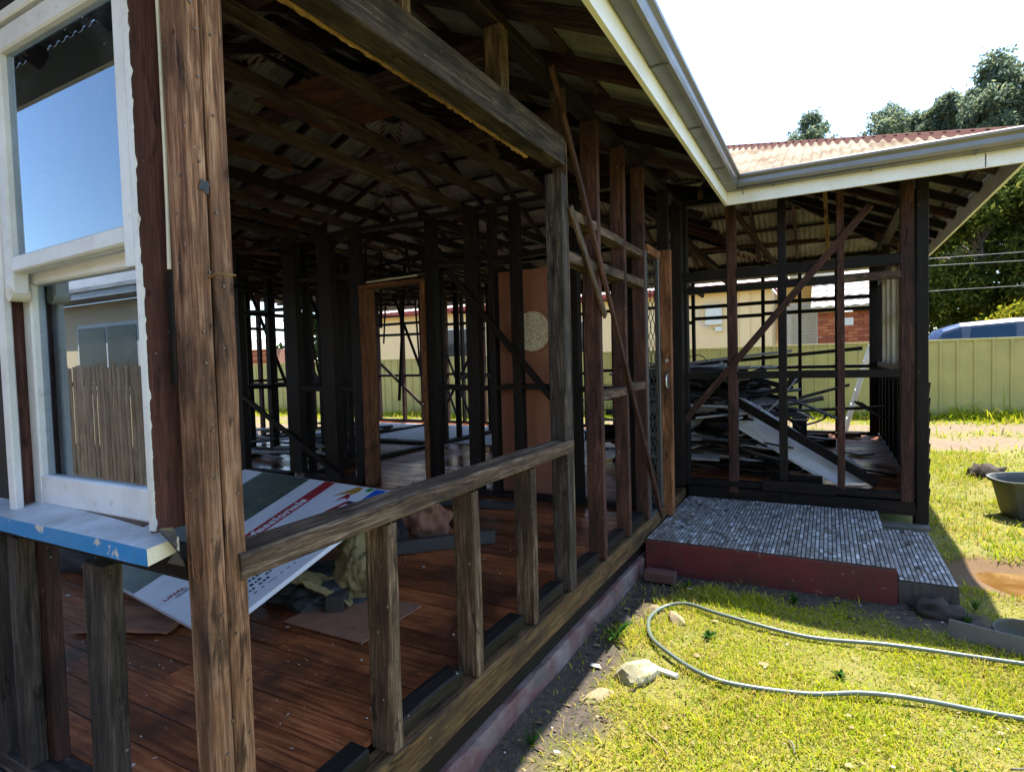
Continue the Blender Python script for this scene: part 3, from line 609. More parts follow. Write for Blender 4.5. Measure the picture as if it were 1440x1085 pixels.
for p in so.data.polygons:
    if p.index < ns_ * 4 and p.index % 4 == 0: p.material_index = 1
so.data.polygons[len(so.data.polygons) - 1].material_index = 2
fl = []
for i in range(7):
    t = i / 6; fl += [(-1.345 + 0.018 * t, 0.78 + 0.02 * math.sin(3 * t), -0.44 + 0.085 * t), (-1.315 + 0.014 * math.sin(4 * t), 0.80 - 0.05 * t, -0.45 + 0.10 * t)]
mesh_obj('flashing', fl + [(x + 0.002, y + .002, z) for x, y, z in fl], [(2 * i, 2 * i + 1, 2 * i + 3, 2 * i + 2) for i in range(6)] + [(14 + 2 * i, 14 + 2 * i + 2, 14 + 2 * i + 3, 14 + 2 * i + 1) for i in range(6)], 'gutter_metal', sl)

# interior partitions ------------------------------------------------------
def partition_x(name, Y, x0, x1, studs, mat='burnt_wood', nogz=(-0.22,), top=True, braces=()):
    w = empty(name, ((x0 + x1) / 2, Y, FZ), house)
    for it in studs:
        a, b = it[0], it[1]; mt = it[2] if len(it) > 2 else mat
        stud(w, a, b, Y - 0.045, Y + 0.045, FZ + 0.045, 1.42, mt, (random.uniform(-.012, .012), 0), n=5, jit=0.004)
    for (a, b) in top if isinstance(top, (list, tuple)) else ((x0, x1),):
        timber('top_plate', (a, Y, 1.445), (b, Y, 1.445), 0.05, 0.095, mat, w, side=(0, 0, 1), n=6, jit=0.003)
    S = sorted(studs)
    for z in nogz:
        for s0, s1 in zip(S[:-1], S[1:]):
            g = s1[0] - s0[1]
            if 0.08 < g < 0.75: timber('nogging', (s0[1], Y, z + random.uniform(-.02, .02)), (s1[0], Y, z + random.uniform(-.02, .02)), 0.05, 0.08, mat, w, side=(0, 0, 1), n=2, jit=0.002)
    for (a, b) in braces: timber('brace', a, b, 0.06, 0.03, mat, w, n=4, jit=0.004)
    return w
P1 = 4.72
ss = [(-8.9, -8.8), (-8.25, -8.17), (-7.65, -7.55), (-6.95, -6.86), (-6.38, -6.3), (-5.52, -5.32), (-4.95, -4.75), (-4.49, -4.36), (-3.49, -3.38), (-3.03, -2.90), (-2.78, -2.71), (-2.53, -2.44, 'burnt_wood'), (-2.02, -1.88), (-1.46, -1.36)]
w1 = partition_x('front_partition', P1, -9.1, -1.36, ss, nogz=(-0.23, 0.98), braces=(((-3.2, P1 - 0.06, 0.90), (-2.05, P1 - 0.06, -0.42)), ((-6.3, P1 - 0.06, -0.3), (-4.7, P1 - 0.06, -1.2))))
for a, b in ((-9.0, -7.7), (-7.7, -5.55), (-5.3, -4.4), (-3.38, -1.40)):
    timber('bottom_plate', (a, P1, FZ + 0.024), (b, P1, FZ + 0.024), 0.046, 0.09, 'burnt_wood', w1, side=(0, 0, 1), n=3, jit=0.003)
# timber door frame standing in that partition
df_ = empty('door_frame', (-3.85, P1, FZ), house)
stud(df_, -4.335, -4.235, P1 - 0.075, P1 + 0.065, FZ, 0.82, 'door_jamb_wood', n=6, jit=0.002, name='jamb')
stud(df_, -3.535, -3.495, P1 - 0.075, P1 + 0.065, FZ, 0.82, 'door_jamb_wood', n=6, jit=0.002, name='jamb')
timber('head', (-4.335, P1 - 0.005, 0.84), (-3.495, P1 - 0.005, 0.84), 0.035, 0.14, 'door_jamb_wood', df_, side=(0, 0, 1), n=4, jit=0.002)
timber('head_trim', (-4.2, P1 - 0.09, 0.875), (-3.55, P1 - 0.09, 0.885), 0.016, 0.02, 'cream_paint', df_, side=(0, 0, 1), n=6, jit=0.004)
# brown door with a round bubbled glass, open flat behind the partition
dr = empty('interior_door', (-2.4, 4.9, FZ), house)
DX0, DX1, DZ0, DZ1, DY = -2.83, -2.07, FZ + 0.012, 0.86, 4.86
timber('door_leaf', ((DX0 + DX1) / 2, DY + 0.018, DZ0), ((DX0 + DX1) / 2, DY + 0.018, DZ1), DX1 - DX0, 0.036, 'brown_door', dr, side=(1, 0, 0), ch=0.003)
disc('round_glass', (-2.405, DY + 0.002, 0.285), (0, -1, 0), 0.185, 0.012, 'bubble_glass', dr, seg=40)
rv, rf = [], []
for k in range(40):
    a = 2 * math.pi * k / 40
    for r_, yy in ((0.184, DY - 0.002), (0.184, DY - 0.018), (0.205, DY - 0.014), (0.208, DY - 0.002)):
        rv.append((-2.405 + r_ * math.cos(a), yy, 0.285 + r_ * math.sin(a)))
for k in range(40):
    for j in range(3): rf.append((k * 4 + j, k * 4 + j + 1, ((k + 1) % 40) * 4 + j + 1, ((k + 1) % 40) * 4 + j))
mesh_obj('glass_ring', rv, rf, 'brown_door', dr)
kb = disc('handle', (-2.775, DY - 0.001, 0.13), (0, -1, 0), 0.026, 0.05, 'alu', dr, seg=16)
box('latch_plate', (-2.80, DY - 0.006, 0.24), (-2.74, DY - 0.0005, 0.30), 'alu_dark', dr, ch=0.001)
# partitions running away from the viewer and further across
def partition_y(name, X, y0, y1, step=0.47, mat='burnt_wood', skip=(), nogz=(-0.22,)):
    w = empty(name, (X, (y0 + y1) / 2, FZ), house); ys = list(np.arange(y0 + 0.05, y1, step))
    for i, yy in enumerate(ys):
        if i in skip: continue
        stud(w, X - 0.045, X + 0.045, yy, yy + 0.05, FZ + 0.045, 1.42, mat, (0, random.uniform(-.02, .02)), n=3, jit=0.004)
    timber('top_plate', (X, y0, 1.445), (X, y1, 1.445), 0.05, 0.095, mat, w, side=(0, 0, 1), n=4, jit=0.003)
    timber('bottom_plate', (X, y0, FZ + 0.024), (X, y1, FZ + 0.024), 0.046, 0.09, mat, w, side=(0, 0, 1), n=4, jit=0.003)
    for z in nogz:
        for i in range(len(ys) - 1):
            if i in skip or i + 1 in skip: continue
            timber('nogging', (X, ys[i] + 0.05, z + random.uniform(-.02, .02)), (X, ys[i + 1], z + random.uniform(-.02, .02)), 0.05, 0.085, mat, w, side=(0, 0, 1))
    return w
partition_y('hall_partition', -5.35, P1 + 0.06, 10.3, 0.52, skip=(2, 3, 4, 5))
partition_y('bedroom_partition', -6.9, 0.95, P1 - 0.06, 0.47, nogz=(-0.2, 0.7))
w2 = partition_x('rear_partition', 7.35, -9.1, -5.4, [(x, x + 0.05) for x in np.arange(-9.0, -5.5, 0.46) if not -6.5 < x < -5.6], nogz=(-0.24,), braces=(((-8.6, 7.29, 0.9), (-7.3, 7.29, -0.9)),))
timber('bottom_plate', (-9.1, 7.35, FZ + 0.024), (-5.4, 7.35, FZ + 0.024), 0.046, 0.09, 'burnt_wood', w2, side=(0, 0, 1))
w3 = partition_x('kitchen_partition', 7.42, -5.3, -2.2, [(-5.25, -5.2), (-4.32, -4.26), (-3.1, -3.04), (-2.3, -2.24)], nogz=(0.95,))

w4 = partition_x('passage_partition', 6.05, -9.1, -5.42, [(x, x + 0.05) for x in np.arange(-9.02, -5.5, 0.52)], nogz=(-0.24, 0.9))
timber('bottom_plate', (-9.1, 6.05, FZ + 0.024), (-5.42, 6.05, FZ + 0.024), 0.046, 0.09, 'burnt_wood', w4, side=(0, 0, 1))
partition_y('scullery_side', -7.3, P1 + 0.1, 10.2, 0.5, nogz=(-0.25, 0.8), skip=(7, 8, 9))
lath = empty('hanging_laths', (-5, 6, 1.0), house)
rl = random.Random(19)
for k in range(80):
    x, y, z = rl.uniform(-9, -3.4), rl.uniform(P1 - .4, 10.0), rl.uniform(0.95, 1.5); L = rl.uniform(.4, 1.6); a = rl.choice((rl.gauss(0, .12), rl.gauss(1.57, .15)))
    timber('lath', (x, y, z), (x + L * math.cos(a), y + L * math.sin(a), z + rl.gauss(0, .07)), rl.uniform(.02, .05), rl.uniform(.010, .025), rl.choice(['burnt_wood', 'burnt_wood', 'red_wood', 'grey_wood']), lath, side=(0, 0, 1))
for k in range(22):
    x, y, z = rl.uniform(-9, -3.6), rl.uniform(P1 + .2, 9.5), 1.42; timber('lath', (x, y, z), (x + rl.gauss(0, .12), y + rl.gauss(0, .12), z - rl.uniform(.4, 2.4)), rl.uniform(.03, .05), .02, 'burnt_wood', lath, side=(1, 0, 0))
for k in range(7):
    x, y = rl.uniform(-8.8, -5.8), rl.uniform(P1 + .2, 9.5); timber('lath', (x, y, 1.2), (x + rl.choice((-1, 1)) * rl.uniform(.7, 1.2), y, -1.0), .05, .025, 'burnt_wood', lath, side=(0, 1, 0))

# rear wall --------------------------------------------------------------
bw_ = empty('rear_wall', (-4, YB, FZ), house)
bx = [-9.15, -8.43, -7.9, -7.24, -6.82, -6.3, -5.75, -5.2, -4.6, -4.05, -3.5, -2.9, -2.45, -2.05, -0.95, -0.41, 0.10]
for i, xx in enumerate(bx):
    stud(bw_, xx, xx + random.choice((0.05, 0.06)), YB - 0.095, YB, FZ + 0.045, 1.46, random.choice(['burnt_wood', 'burnt_wood', 'red_wood']), (random.uniform(-.01, .01), 0), n=5, jit=0.004)
stud(bw_, 0.56, 0.70, YB - 0.095, YB, FZ - 0.4, 1.46, 'burnt_wood', n=5)
timber('bottom_plate', (XL, YB - 0.05, FZ + 0.022), (0.56, YB - 0.05, FZ + 0.022), 0.046, 0.1, 'burnt_wood', bw_, side=(0, 0, 1), n=8, jit=0.003)
timber('top_plate', (XL, YB - 0.05, 1.485), (WXR, YB - 0.05, 1.485), 0.05, 0.1, 'burnt_wood', bw_, side=(0, 0, 1), n=8, jit=0.003)
timber('bearer', (XL, YB - 0.05, FZ - 0.10), (WXR, YB - 0.05, FZ - 0.10), 0.14, 0.09, 'burnt_wood', bw_, side=(0, 0, 1))
for (a, b, zs) in ((-9.1, -7.85, (0.94, 0.70, -0.22)), (-7.19, -6.3, (0.86, -0.20)), (-6.25, -4.0, (0.88, -0.23)), (-4.0, -2.4, (0.9, -0.2)), (-2.4, -2.0, (0.86, 0.60, -0.2)), (-2.0, -0.9, (0.86, 0.66)), (-0.9, 0.56, (1.18, 0.86, 0.68, -0.20))):
    for z in zs: timber('nogging', (a, YB - 0.05, z + random.uniform(-.01, .01)), (b, YB - 0.05, z + random.uniform(-.01, .01)), 0.055, 0.07, 'burnt_wood', bw_, side=(0, 0, 1), n=3, jit=0.003)
timber('brace', (-9.0, YB - 0.11, 0.05), (-7.7, YB - 0.11, -1.0), 0.06, 0.03, 'red_wood', bw_)
timber('brace', (-6.2, YB - 0.11, 0.75), (-7.3, YB - 0.11, -1.0), 0.06, 0.03, 'burnt_wood', bw_)
timber('brace', (-5.0, YB - 0.11, 0.75), (-6.1, YB - 0.11, -1.0), 0.06, 0.03, 'burnt_wood', bw_)
lw_ = empty('far_wall', (XL, 5, FZ), house)
for i, yy in enumerate(np.arange(1.0, 10.3, 0.62)):
    stud(lw_, XL - 0.045, XL + 0.045, yy, yy + 0.05, FZ + 0.045, 1.46, random.choice(['burnt_wood', 'red_wood']), n=3, jit=0.004)
for z in (-0.2, 0.75): timber('nogging', (XL, 0.95, z), (XL, 10.3, z), 0.05, 0.07, 'burnt_wood', lw_, side=(0, 0, 1))
timber('bottom_plate', (XL, 0.93, FZ + 0.022), (XL, 10.3, FZ + 0.022), 0.046, 0.1, 'burnt_wood', lw_, side=(0, 0, 1))
timber('top_plate', (XL, 0.93, 1.485), (XL, 10.3, 1.485), 0.05, 0.1, 'burnt_wood', lw_, side=(0, 0, 1))

# wing front wall ----------------------------------------------------------
wf = empty('wing_front_wall', (-0.3, WYF, FZ), house)
def wst(a, b, mat, z0=-1.27, z1=PLT, y0=0.0, d=0.095, lean=0):
    stud(wf, a, b, WYF + y0, WYF + y0 + d, z0, z1, mat, (lean, 0), n=6, jit=0.003)
wst(-1.335, -1.235, 'burnt_wood'); wst(-0.86, -0.775, 'red_wood', z0=-1.33); wst(-0.405, -0.335, 'burnt_wood', z0=-1.42); wst(0.075, 0.135, 'red_wood', z0=-1.26)
wst(0.555, 0.650, 'red_wood', z0=-1.30); wst(0.668, WXR, 'burnt_wood', z0=-1.47)
timber('bottom_plate', (-1.25, WYF + 0.045, -1.255), (0.555, WYF + 0.045, -1.255), 0.06, 0.09, 'burnt_wood', wf, side=(0, 0, 1), n=6, jit=0.004)
timber('bearer', (-1.25, WYF + 0.05, -1.35), (WXR - 0.095, WYF + 0.05, -1.36), 0.12, 0.09, 'burnt_wood', wf, side=(0, 0, 1), n=6, jit=0.004)
timber('loose_plank', (-0.55, WYF - 0.02, -1.235), (0.06, WYF - 0.02, -1.24), 0.10, 0.03, 'burnt_wood', wf, side=(0, 0, 1))
gaps = [(-1.235, -0.86), (-0.775, -0.405), (-0.335, 0.075), (0.135, 0.555)]
for (a, b) in gaps:
    timber('nogging', (a, WYF + 0.045, -0.185), (b, WYF + 0.045, -0.185), 0.07, 0.08, 'burnt_wood', wf, side=(0, 0, 1), n=2, jit=0.003)
    timber('head_piece', (a, WYF + 0.045, 0.80), (b, WYF + 0.045, 0.80), 0.09, 0.09, 'burnt_wood', wf, side=(0, 0, 1), n=2, jit=0.003)
    timber('head_piece', (a, WYF + 0.045, 0.665), (b, WYF + 0.045, 0.665), 0.065, 0.085, 'grey_wood' if a > 0 else 'burnt_wood', wf, side=(0, 0, 1), n=2, jit=0.003)
timber('brace', (-1.27, WYF - 0.022, -0.63), (0.335, WYF - 0.022, 1.28), 0.062, 0.030, 'red_wood', wf, side=(0, 0, 1), n=8, jit=0.004)
timber('top_plate', (-1.3, WYF + 0.05, PLT + 0.024), (WXR, WYF + 0.05, PLT + 0.024), 0.05, 0.1, 'burnt_wood', wf, side=(0, 0, 1))
# wing side wall: burnt boards below, old sashes above
wsd = empty('wing_side_wall', (WXR, 8, FZ), house)
for yy in np.arange(6.4, 10.2, 0.5): stud(wsd, WXR - 0.097, WXR - 0.002, yy, yy + 0.05, FZ - 0.03, 1.46 if yy < 6.6 or yy > 9.3 else -0.2, 'burnt_wood', n=3, jit=0.003)
timber('bottom_plate', (WXR - 0.05, WYF + 0.1, FZ + 0.022), (WXR - 0.05, YB - 0.1, FZ + 0.022), 0.046, 0.1, 'burnt_wood', wsd, side=(0, 0, 1))
timber('bearer', (WXR - 0.05, WYF + 0.1, FZ - 0.10), (WXR - 0.05, YB - 0.1, FZ - 0.10), 0.15, 0.09, 'burnt_wood', wsd, side=(0, 0, 1))
timber('top_plate', (WXR - 0.05, WYF + 0.1, PLT + 0.024), (WXR - 0.05, YB, PLT + 0.024), 0.05, 0.1, 'burnt_wood', wsd, side=(0, 0, 1))
timber('sill_rail', (WXR - 0.05, WYF + 0.45, -0.17), (WXR - 0.05, YB - 0.1, -0.17), 0.06, 0.11, 'burnt_wood', wsd, side=(0, 0, 1))
timber('head_rail', (WXR - 0.05, WYF + 0.45, 1.02), (WXR - 0.05, YB - 0.1, 1.02), 0.10, 0.095, 'burnt_wood', wsd, side=(0, 0, 1))
for k in range(8):
    timber('weatherboard', (WXR + 0.010, WYF + 0.102, FZ - 0.02 + k * 0.132), (WXR + 0.010, YB - 0.1, FZ - 0.02 + k * 0.132), 0.150, 0.014, 'burnt_wood', wsd, side=(0.10, 0, 1), n=2, jit=0.004)
ow = empty('sash_window', (WXR, 8, 0.4), house)
for yy in (6.62, 7.30, 7.98, 8.66, 9.30): timber('mullion', (WXR - 0.045, yy, -0.14), (WXR - 0.045, yy, 0.97), 0.055, 0.11, 'cream_paint', ow, side=(0, 1, 0), n=3, jit=0.001)
for (a, b) in ((6.65, 7.27), (7.33, 7.95), (8.01, 8.63), (8.69, 9.27)):
    for z in (-0.12, 0.42, 0.945): timber('rail', (WXR - 0.03, a, z), (WXR - 0.03, b, z), 0.05, 0.04, 'cream_paint', ow, side=(0, 0, 1))
    for yy in (a + 0.02, b - 0.02): timber('stile', (WXR - 0.035, yy, -0.10), (WXR - 0.035, yy, 0.92), 0.04, 0.04, 'cream_paint', ow, side=(0, 1, 0))
timber('lining', (WXR - 0.12, 6.56, -0.14), (WXR - 0.12, 6.56, 1.02), 0.02, 0.10, 'orange_batten', ow, side=(0, 1, 0))

# roof ------------------------------------------------------------------------
TAN = 0.45
EX, EYF, EYW, EXW, EYB, EXL = -0.765, 0.15, 5.45, 1.265, 10.95, -9.75    # fascia faces
EZ = 1.545                                                              # iron height at the eave
roof = empty('roof', (-4, 5, 1.5), house)
def roof_plane(O, u, v, u0, u1, v0f, v1f, name='roof_sheet', bat=True):
    O, u, v = Vector(O), Vector(u), Vector(v)
    W = 0.76; a = u0
    while a < u1 - 1e-3:
        b = min(a + W, u1); us = np.linspace(a, min(b + 0.038, u1), max(3, int(round((b - a) / 0.0095)) + 5)); V, Fc = [], []
        dz = random.uniform(0, 0.006)
        for t in us:
            lo, hi = v0f(t), v1f(t)
            if hi - lo < 1e-3: hi = lo + 1e-3
            else: lo, hi = (lo - 0.05 if lo > 1e-6 else lo), hi + 0.05
            wv = 0.009 * math.cos(2 * math.pi * t / 0.076)
            for q_ in (lo, (lo + hi) / 2, hi):
                p = O + u * float(t) + v * q_; V.append((p.x, p.y, EZ + q_ * TAN + wv + dz))
        up = u.cross(v).z > 0
        for i in range(len(us) - 1):
            for j in range(2):
                f = (i * 3 + j, i * 3 + 3 + j, i * 3 + 4 + j, i * 3 + 1 + j); Fc.append(f if up else f[::-1])
        c = Vector(V[len(V) // 2]); mesh_obj(name, [Vector(p) - c for p in V], Fc, 'roof_iron', roof, Matrix.Translation(c), smooth=True)
        a = b
    if bat:
        vmax = max(v1f(t) for t in np.linspace(u0, u1, 60))
        for vv in np.arange(0.12, vmax, 0.42):
            ok = [t for t in np.linspace(u0, u1, 140) if v0f(t) - 1e-3 <= vv <= v1f(t) + 1e-3]
            if len(ok) < 4: continue
            z = EZ + vv * TAN - 0.030; p0, p1 = O + u * float(ok[0]) + v * float(vv), O + u * float(ok[-1]) + v * float(vv)
            timber('batten', (p0.x, p0.y, z), (p1.x, p1.y, z), 0.03, 0.06, random.choice(['joist_wood', 'burnt_wood']), roof, side=(0, 0, 1), n=6, jit=0.003)
HB, HM = (EYB - EYW) / 2, (EX - EXL) / 2
mainlen = EYB - EYF
roof_plane((EX, EYF, 0), (0, 1, 0), (-1, 0, 0), 0, mainlen, lambda t: max(0.0, min(t - (EYW - EYF), EYB - EYF - t)) if t > EYW - EYF else 0.0, lambda t: min(HM, t, mainlen - t + 0.0001))
roof_plane((EXL, EYF, 0), (0, 1, 0), (1, 0, 0), 0, mainlen, lambda t: 0.0, lambda t: min(HM, t, mainlen - t))
roof_plane((EXL, EYF, 0), (1, 0, 0), (0, 1, 0), 0, EX - EXL, lambda t: 0.0, lambda t: min(t, EX - EXL - t))
roof_plane((EXL, EYB, 0), (1, 0, 0), (0, -1, 0), 0, EX - EXL, lambda t: 0.0, lambda t: min(t, EX - EXL - t))
xw = EX - HB                                        # where the wing ridge dies into the main slope
roof_plane((xw, EYW, 0), (1, 0, 0), (0, 1, 0), 0, EXW - xw, lambda t: max(0.0, HB - t), lambda t: min(HB, EXW - xw - t))
roof_plane((xw, EYB, 0), (1, 0, 0), (0, -1, 0), 0, EXW - xw, lambda t: max(0.0, HB - t), lambda t: min(HB, EXW - xw - t))
roof_plane((EXW, EYW, 0), (0, 1, 0), (-1, 0, 0), 0, EYB - EYW, lambda t: 0.0, lambda t: min(t, EYB - EYW - t))
def cap(p0, p1):
    p0, p1 = Vector(p0), Vector(p1); M, L = frame(p0, p1, (0, 0, 1)); V, Fc = [], []
    prof = [(-0.15, -0.065), (-0.05, -0.02), (-0.025, 0.004), (0.0, 0.012), (0.025, 0.004), (0.05, -0.02), (0.15, -0.065)]
    for x in (0, L):
        for (zz, yy) in prof: V.append((x, yy, zz))
    for k in range(6): Fc.append((k, k + 1, 8 + k, 7 + k))
    mesh_obj('ridge_cap', V, Fc, 'ridge_red', roof, M, smooth=True)
cap((EX, EYB, EZ + .02), (EX - HM, EYB - HM, EZ + HM * TAN + .02)); cap((EXL, EYB, EZ + .02), (EXL + HM, EYB - HM, EZ + HM * TAN + .02))
def rz(v): return EZ + v * TAN + 0.02
cap((EXW, EYW, rz(0)), (EXW - HB, EYW + HB, rz(HB))); cap((EXW, EYB, rz(0)), (EXW - HB, EYB - HB, rz(HB))); cap((EXW - HB, EYW + HB, rz(HB)), (xw, EYW + HB, rz(HB)))
cap((EX, EYF, rz(0)), (EX - HM, EYF + HM, rz(HM))); cap((EXL, EYF, rz(0)), (EXL + HM, EYF + HM, rz(HM))); cap((EX - HM, EYF + HM, rz(HM)), (EX - HM, EYB - HM, rz(HM)))
RB = -0.095                                         # rafter centre below the iron
def rafter(x0, y0, v0, x1, y1, v1, mat=None):
    timber('rafter', (x0, y0, EZ + v0 * TAN + RB), (x1, y1, EZ + v1 * TAN + RB), 0.09, 0.045, mat or random.choice(['joist_wood', 'red_wood', 'burnt_wood', 'joist_wood']), roof, side=(0, 0, 1), n=4, jit=0.004)
for yy in np.arange(0.75, 10.5, 0.6):
    v = min(HM, yy - EYF, EYB - yy)
    v0 = 0.02 if yy < 5.3 else 0.55
    if v > v0 + .3: rafter(EX - v0, yy, v0, EX - v, yy, v); rafter(EXL + 0.03, yy, 0.03, EXL + v, yy, v)
for xx in np.arange(-9.2, -1.0, 0.6):
    v = min(HM, xx - EXL, EX - xx)
    if v > .3: rafter(xx, EYF + .03, 0.03, xx, EYF + v, v); rafter(xx, EYB - .03, 0.03, xx, EYB - v, v)
for xx in (-1.0, -0.42, 0.18, 0.70):
    v = min(HB, EXW - xx)
    rafter(xx, EYW + .03, 0.03, xx, EYW + v, v, 'red_wood'); rafter(xx, EYB - .03, 0.03, xx, EYB - v, v)
for yy in (6.15, 6.75, 7.35, 7.95, 8.55, 9.15, 9.75, 10.3):
    v = min(yy - EYW, EYB - yy); rafter(EXW - .03, yy, 0.03, EXW - v, yy, v)
timber('hip_rafter', (EXW - .03, EYW + .03, EZ + RB), (EXW - HB, EYW + HB, EZ + RB + HB * TAN), 0.13, 0.04, 'burnt_wood', roof, side=(0, 0, 1))
timber('hip_rafter', (EXW - .03, EYB - .03, EZ + RB), (EXW - HB, EYB - HB, EZ + RB + HB * TAN), 0.13, 0.04, 'burnt_wood', roof, side=(0, 0, 1))
timber('valley_rafter', (EX - .05, EYW + .05, EZ + RB - .02), (EX - HB, EYW + HB, EZ + RB + HB * TAN - .02), 0.13, 0.04, 'burnt_wood', roof, side=(0, 0, 1))
timber('ridge_board', (EX - HM, EYF + HM, EZ + RB + HM * TAN), (EX - HM, EYB - HM, EZ + RB + HM * TAN), 0.15, 0.03, 'burnt_wood', roof, side=(0, 0, 1))
timber('ridge_board', (EXW - HB, EYW + HB, EZ + RB + HB * TAN), (xw, EYW + HB, EZ + RB + HB * TAN), 0.15, 0.03, 'burnt_wood', roof, side=(0, 0, 1))
timber('tie', (-2.2, 9.0, 1.60), (-0.1, 9.05, 1.55), 0.05, 0.03, 'red_wood', roof)
timber('tie', (-1.0, 6.5, 1.75), (-0.45, 8.3, 0.95), 0.07, 0.035, 'red_wood', roof); timber('tie', (-0.02, 6.6, 1.78), (0.02, 8.2, 1.05), 0.06, 0.035, 'orange_batten', roof)
timber('tie', (-1.9, 6.6, 1.8), (-1.1, 8.6, 0.9), 0.06, 0.035, 'red_wood', roof); timber('tie', (-2.6, 7.0, 1.7), (-1.6, 8.9, 0.9), 0.06, 0.035, 'grey_wood', roof)

# ceiling joists and hangers over the rooms
ceil = empty('ceiling_frame', (-5, 3, 1.4), house)
for i, xx in enumerate(np.arange(-1.75, -9.0, -0.45)):
    ya, yb = YF + 0.1, P1 + 0.04
    if i in (4, 9): yb = 3.1
    timber('ceiling_joist', (xx, ya, 1.515 + random.uniform(-.01, .01)), (xx + random.uniform(-.03, .03), yb, 1.515 + random.uniform(-.02, .01)), 0.09, 0.042, random.choice(['joist_wood', 'joist_wood', 'red_wood', 'burnt_wood']), ceil, side=(0, 0, 1), n=6, jit=0.005)
for i, xx in enumerate(np.arange(-1.6, -9.0, -0.5)):
    if i in (2, 7): continue
    timber('ceiling_joist', (xx, P1 + .05, 1.50 + random.uniform(-.015, .01)), (xx, YB - 0.1, 1.50 + random.uniform(-.03, .01)), 0.09, 0.042, 'burnt_wood', ceil, side=(0, 0, 1), n=5, jit=0.005)
for (yy, x0, x1, zz) in ((1.75, -1.5, -3.4, 1.62), (2.65, -1.4, -4.3, 1.615), (3.6, -1.5, -6.6, 1.62), (2.1, -3.0, -5.6, 1.63)):
    timber('hanger', (x0, yy, zz), (x1, yy + random.uniform(-.1, .1), zz), 0.10, 0.045, 'joist_wood', ceil, side=(0, 0, 1), n=5, jit=0.006)
for (a, b) in (((-1.9, 1.9, 1.62), (-2.45, 2.3, 2.05)), ((-2.8, 3.1, 1.62), (-3.2, 3.3, 2.25)), ((-3.9, 2.2, 1.60), (-4.0, 2.9, 2.5)), ((-5.2, 2.4, 1.6), (-5.0, 3.2, 2.6)), ((-2.2, 3.9, 1.55), (-2.3, 3.7, 1.95))):
    timber('strut', a, b, 0.07, 0.04, 'joist_wood', ceil, n=2, jit=0.004)
box('ceiling_panel', (-2.95, 2.35, 1.575), (-2.35, 2.95, 1.585), 'jamb_red_paint', ceil)
for k in range(16):     # ends of broken lath
    x, y = random.uniform(-8, -2), random.uniform(5, 9.8); timber('loose_lath', (x, y, 1.42), (x + random.uniform(-.7, .7), y + random.uniform(-.5, .5), 1.42 - random.uniform(0, .5)), 0.025, 0.01, random.choice(['grey_wood', 'red_wood', 'burnt_wood']), ceil)

# eaves: fascia boards and gutters, mitred at the corners
eaves = empty('eaves', (-1, 5, 1.4), house)
path = [(EXL, EYF), (EX, EYF), (EX, EYW), (EXW, EYW), (EXW, EYB), (EXL, EYB)]
def sweep(name, prof, mat, smooth=False, closed=True):
    n = len(path)
    for i in range(n):
        a, b = Vector(path[i]), Vector(path[(i + 1) % n]); z_, e_ = Vector(path[i - 1]), Vector(path[(i + 2) % n])
        d = (b - a).normalized(); out = Vector((d.y, -d.x)); dp = (a - z_).normalized(); dn = (e_ - b).normalized()
        def mit(d1, d2): 
            o1, o2 = Vector((d1.y, -d1.x)), Vector((d2.y, -d2.x)); m = (o1 + o2).normalized(); return m / max(0.2, m.dot(o1))
        ma, mb = mit(dp, d), mit(d, dn); V, Fc = [], []; k = len(prof)
        for (o, z) in prof:
            p = a + ma * o + d * 0.0012; V.append((p.x, p.y, z))
        for (o, z) in prof:
            p = b + mb * o - d * 0.0012; V.append((p.x, p.y, z))
        for j in range(k if closed else k - 1):
            j2 = (j + 1) % k; Fc.append((j, j2, k + j2, k + j))
        Fc = [f[::-1] for f in Fc]
        if closed: Fc += [tuple(range(k)), tuple(reversed(range(k, 2 * k)))]
        c = Vector(((a.x + b.x) / 2, (a.y + b.y) / 2, 1.4)); ang = math.atan2(d.y, d.x); M = Matrix.Translation(c) @ Matrix.Rotation(ang, 4, 'Z'); Mi = M.inverted()
        mesh_obj(name, [Mi @ Vector(p) for p in V], Fc, mat, eaves, M)
FB = 1.325
sweep('fascia_board', [(0.0, FB), (0.0, FB + 0.185), (-0.024, FB + 0.185), (-0.024, FB)], 'fascia_paint')
g0 = FB + 0.105
gout = [(0.002, g0 + 0.125), (0.002, g0 + 0.012), (0.010, g0), (0.080, g0), (0.098, g0 + 0.012), (0.106, g0 + 0.035), (0.106, g0 + 0.070), (0.114, g0 + 0.080), (0.124, g0 + 0.092), (0.126, g0 + 0.108), (0.118, g0 + 0.118), (0.108, g0 + 0.112)]
gin = [(o - (0.004 if o > 0.05 else -0.003), z + (0.003 if z < g0 + 0.02 else 0)) for (o, z) in gout[::-1]]
sweep('gutter', gout + [(0.103, g0 + 0.105), (0.101, g0 + 0.035), (0.094, g0 + 0.016), (0.078, g0 + 0.004), (0.012, g0 + 0.004), (0.005, g0 + 0.014), (0.005, g0 + 0.125)], 'gutter_metal')
box('fascia_joint', (1.020, EYW - 0.0035, FB + 0.003), (1.026, EYW - 0.0005, FB + 0.10), 'cord_black', eaves, ch=0.0005)
for yy in (1.1, 2.0, 2.9, 3.8, 4.7): box('gutter_bracket', (EX + 0.004, yy, g0 - 0.004), (EX + 0.098, yy + 0.018, g0 - 0.0012), 'alu_dark', eaves, ch=0.0005)
for xx in (-0.4, 0.3, 0.95): box('gutter_bracket', (xx, EYW - 0.098, g0 - 0.004), (xx + 0.018, EYW - 0.004, g0 - 0.0012), 'alu_dark', eaves, ch=0.0005)
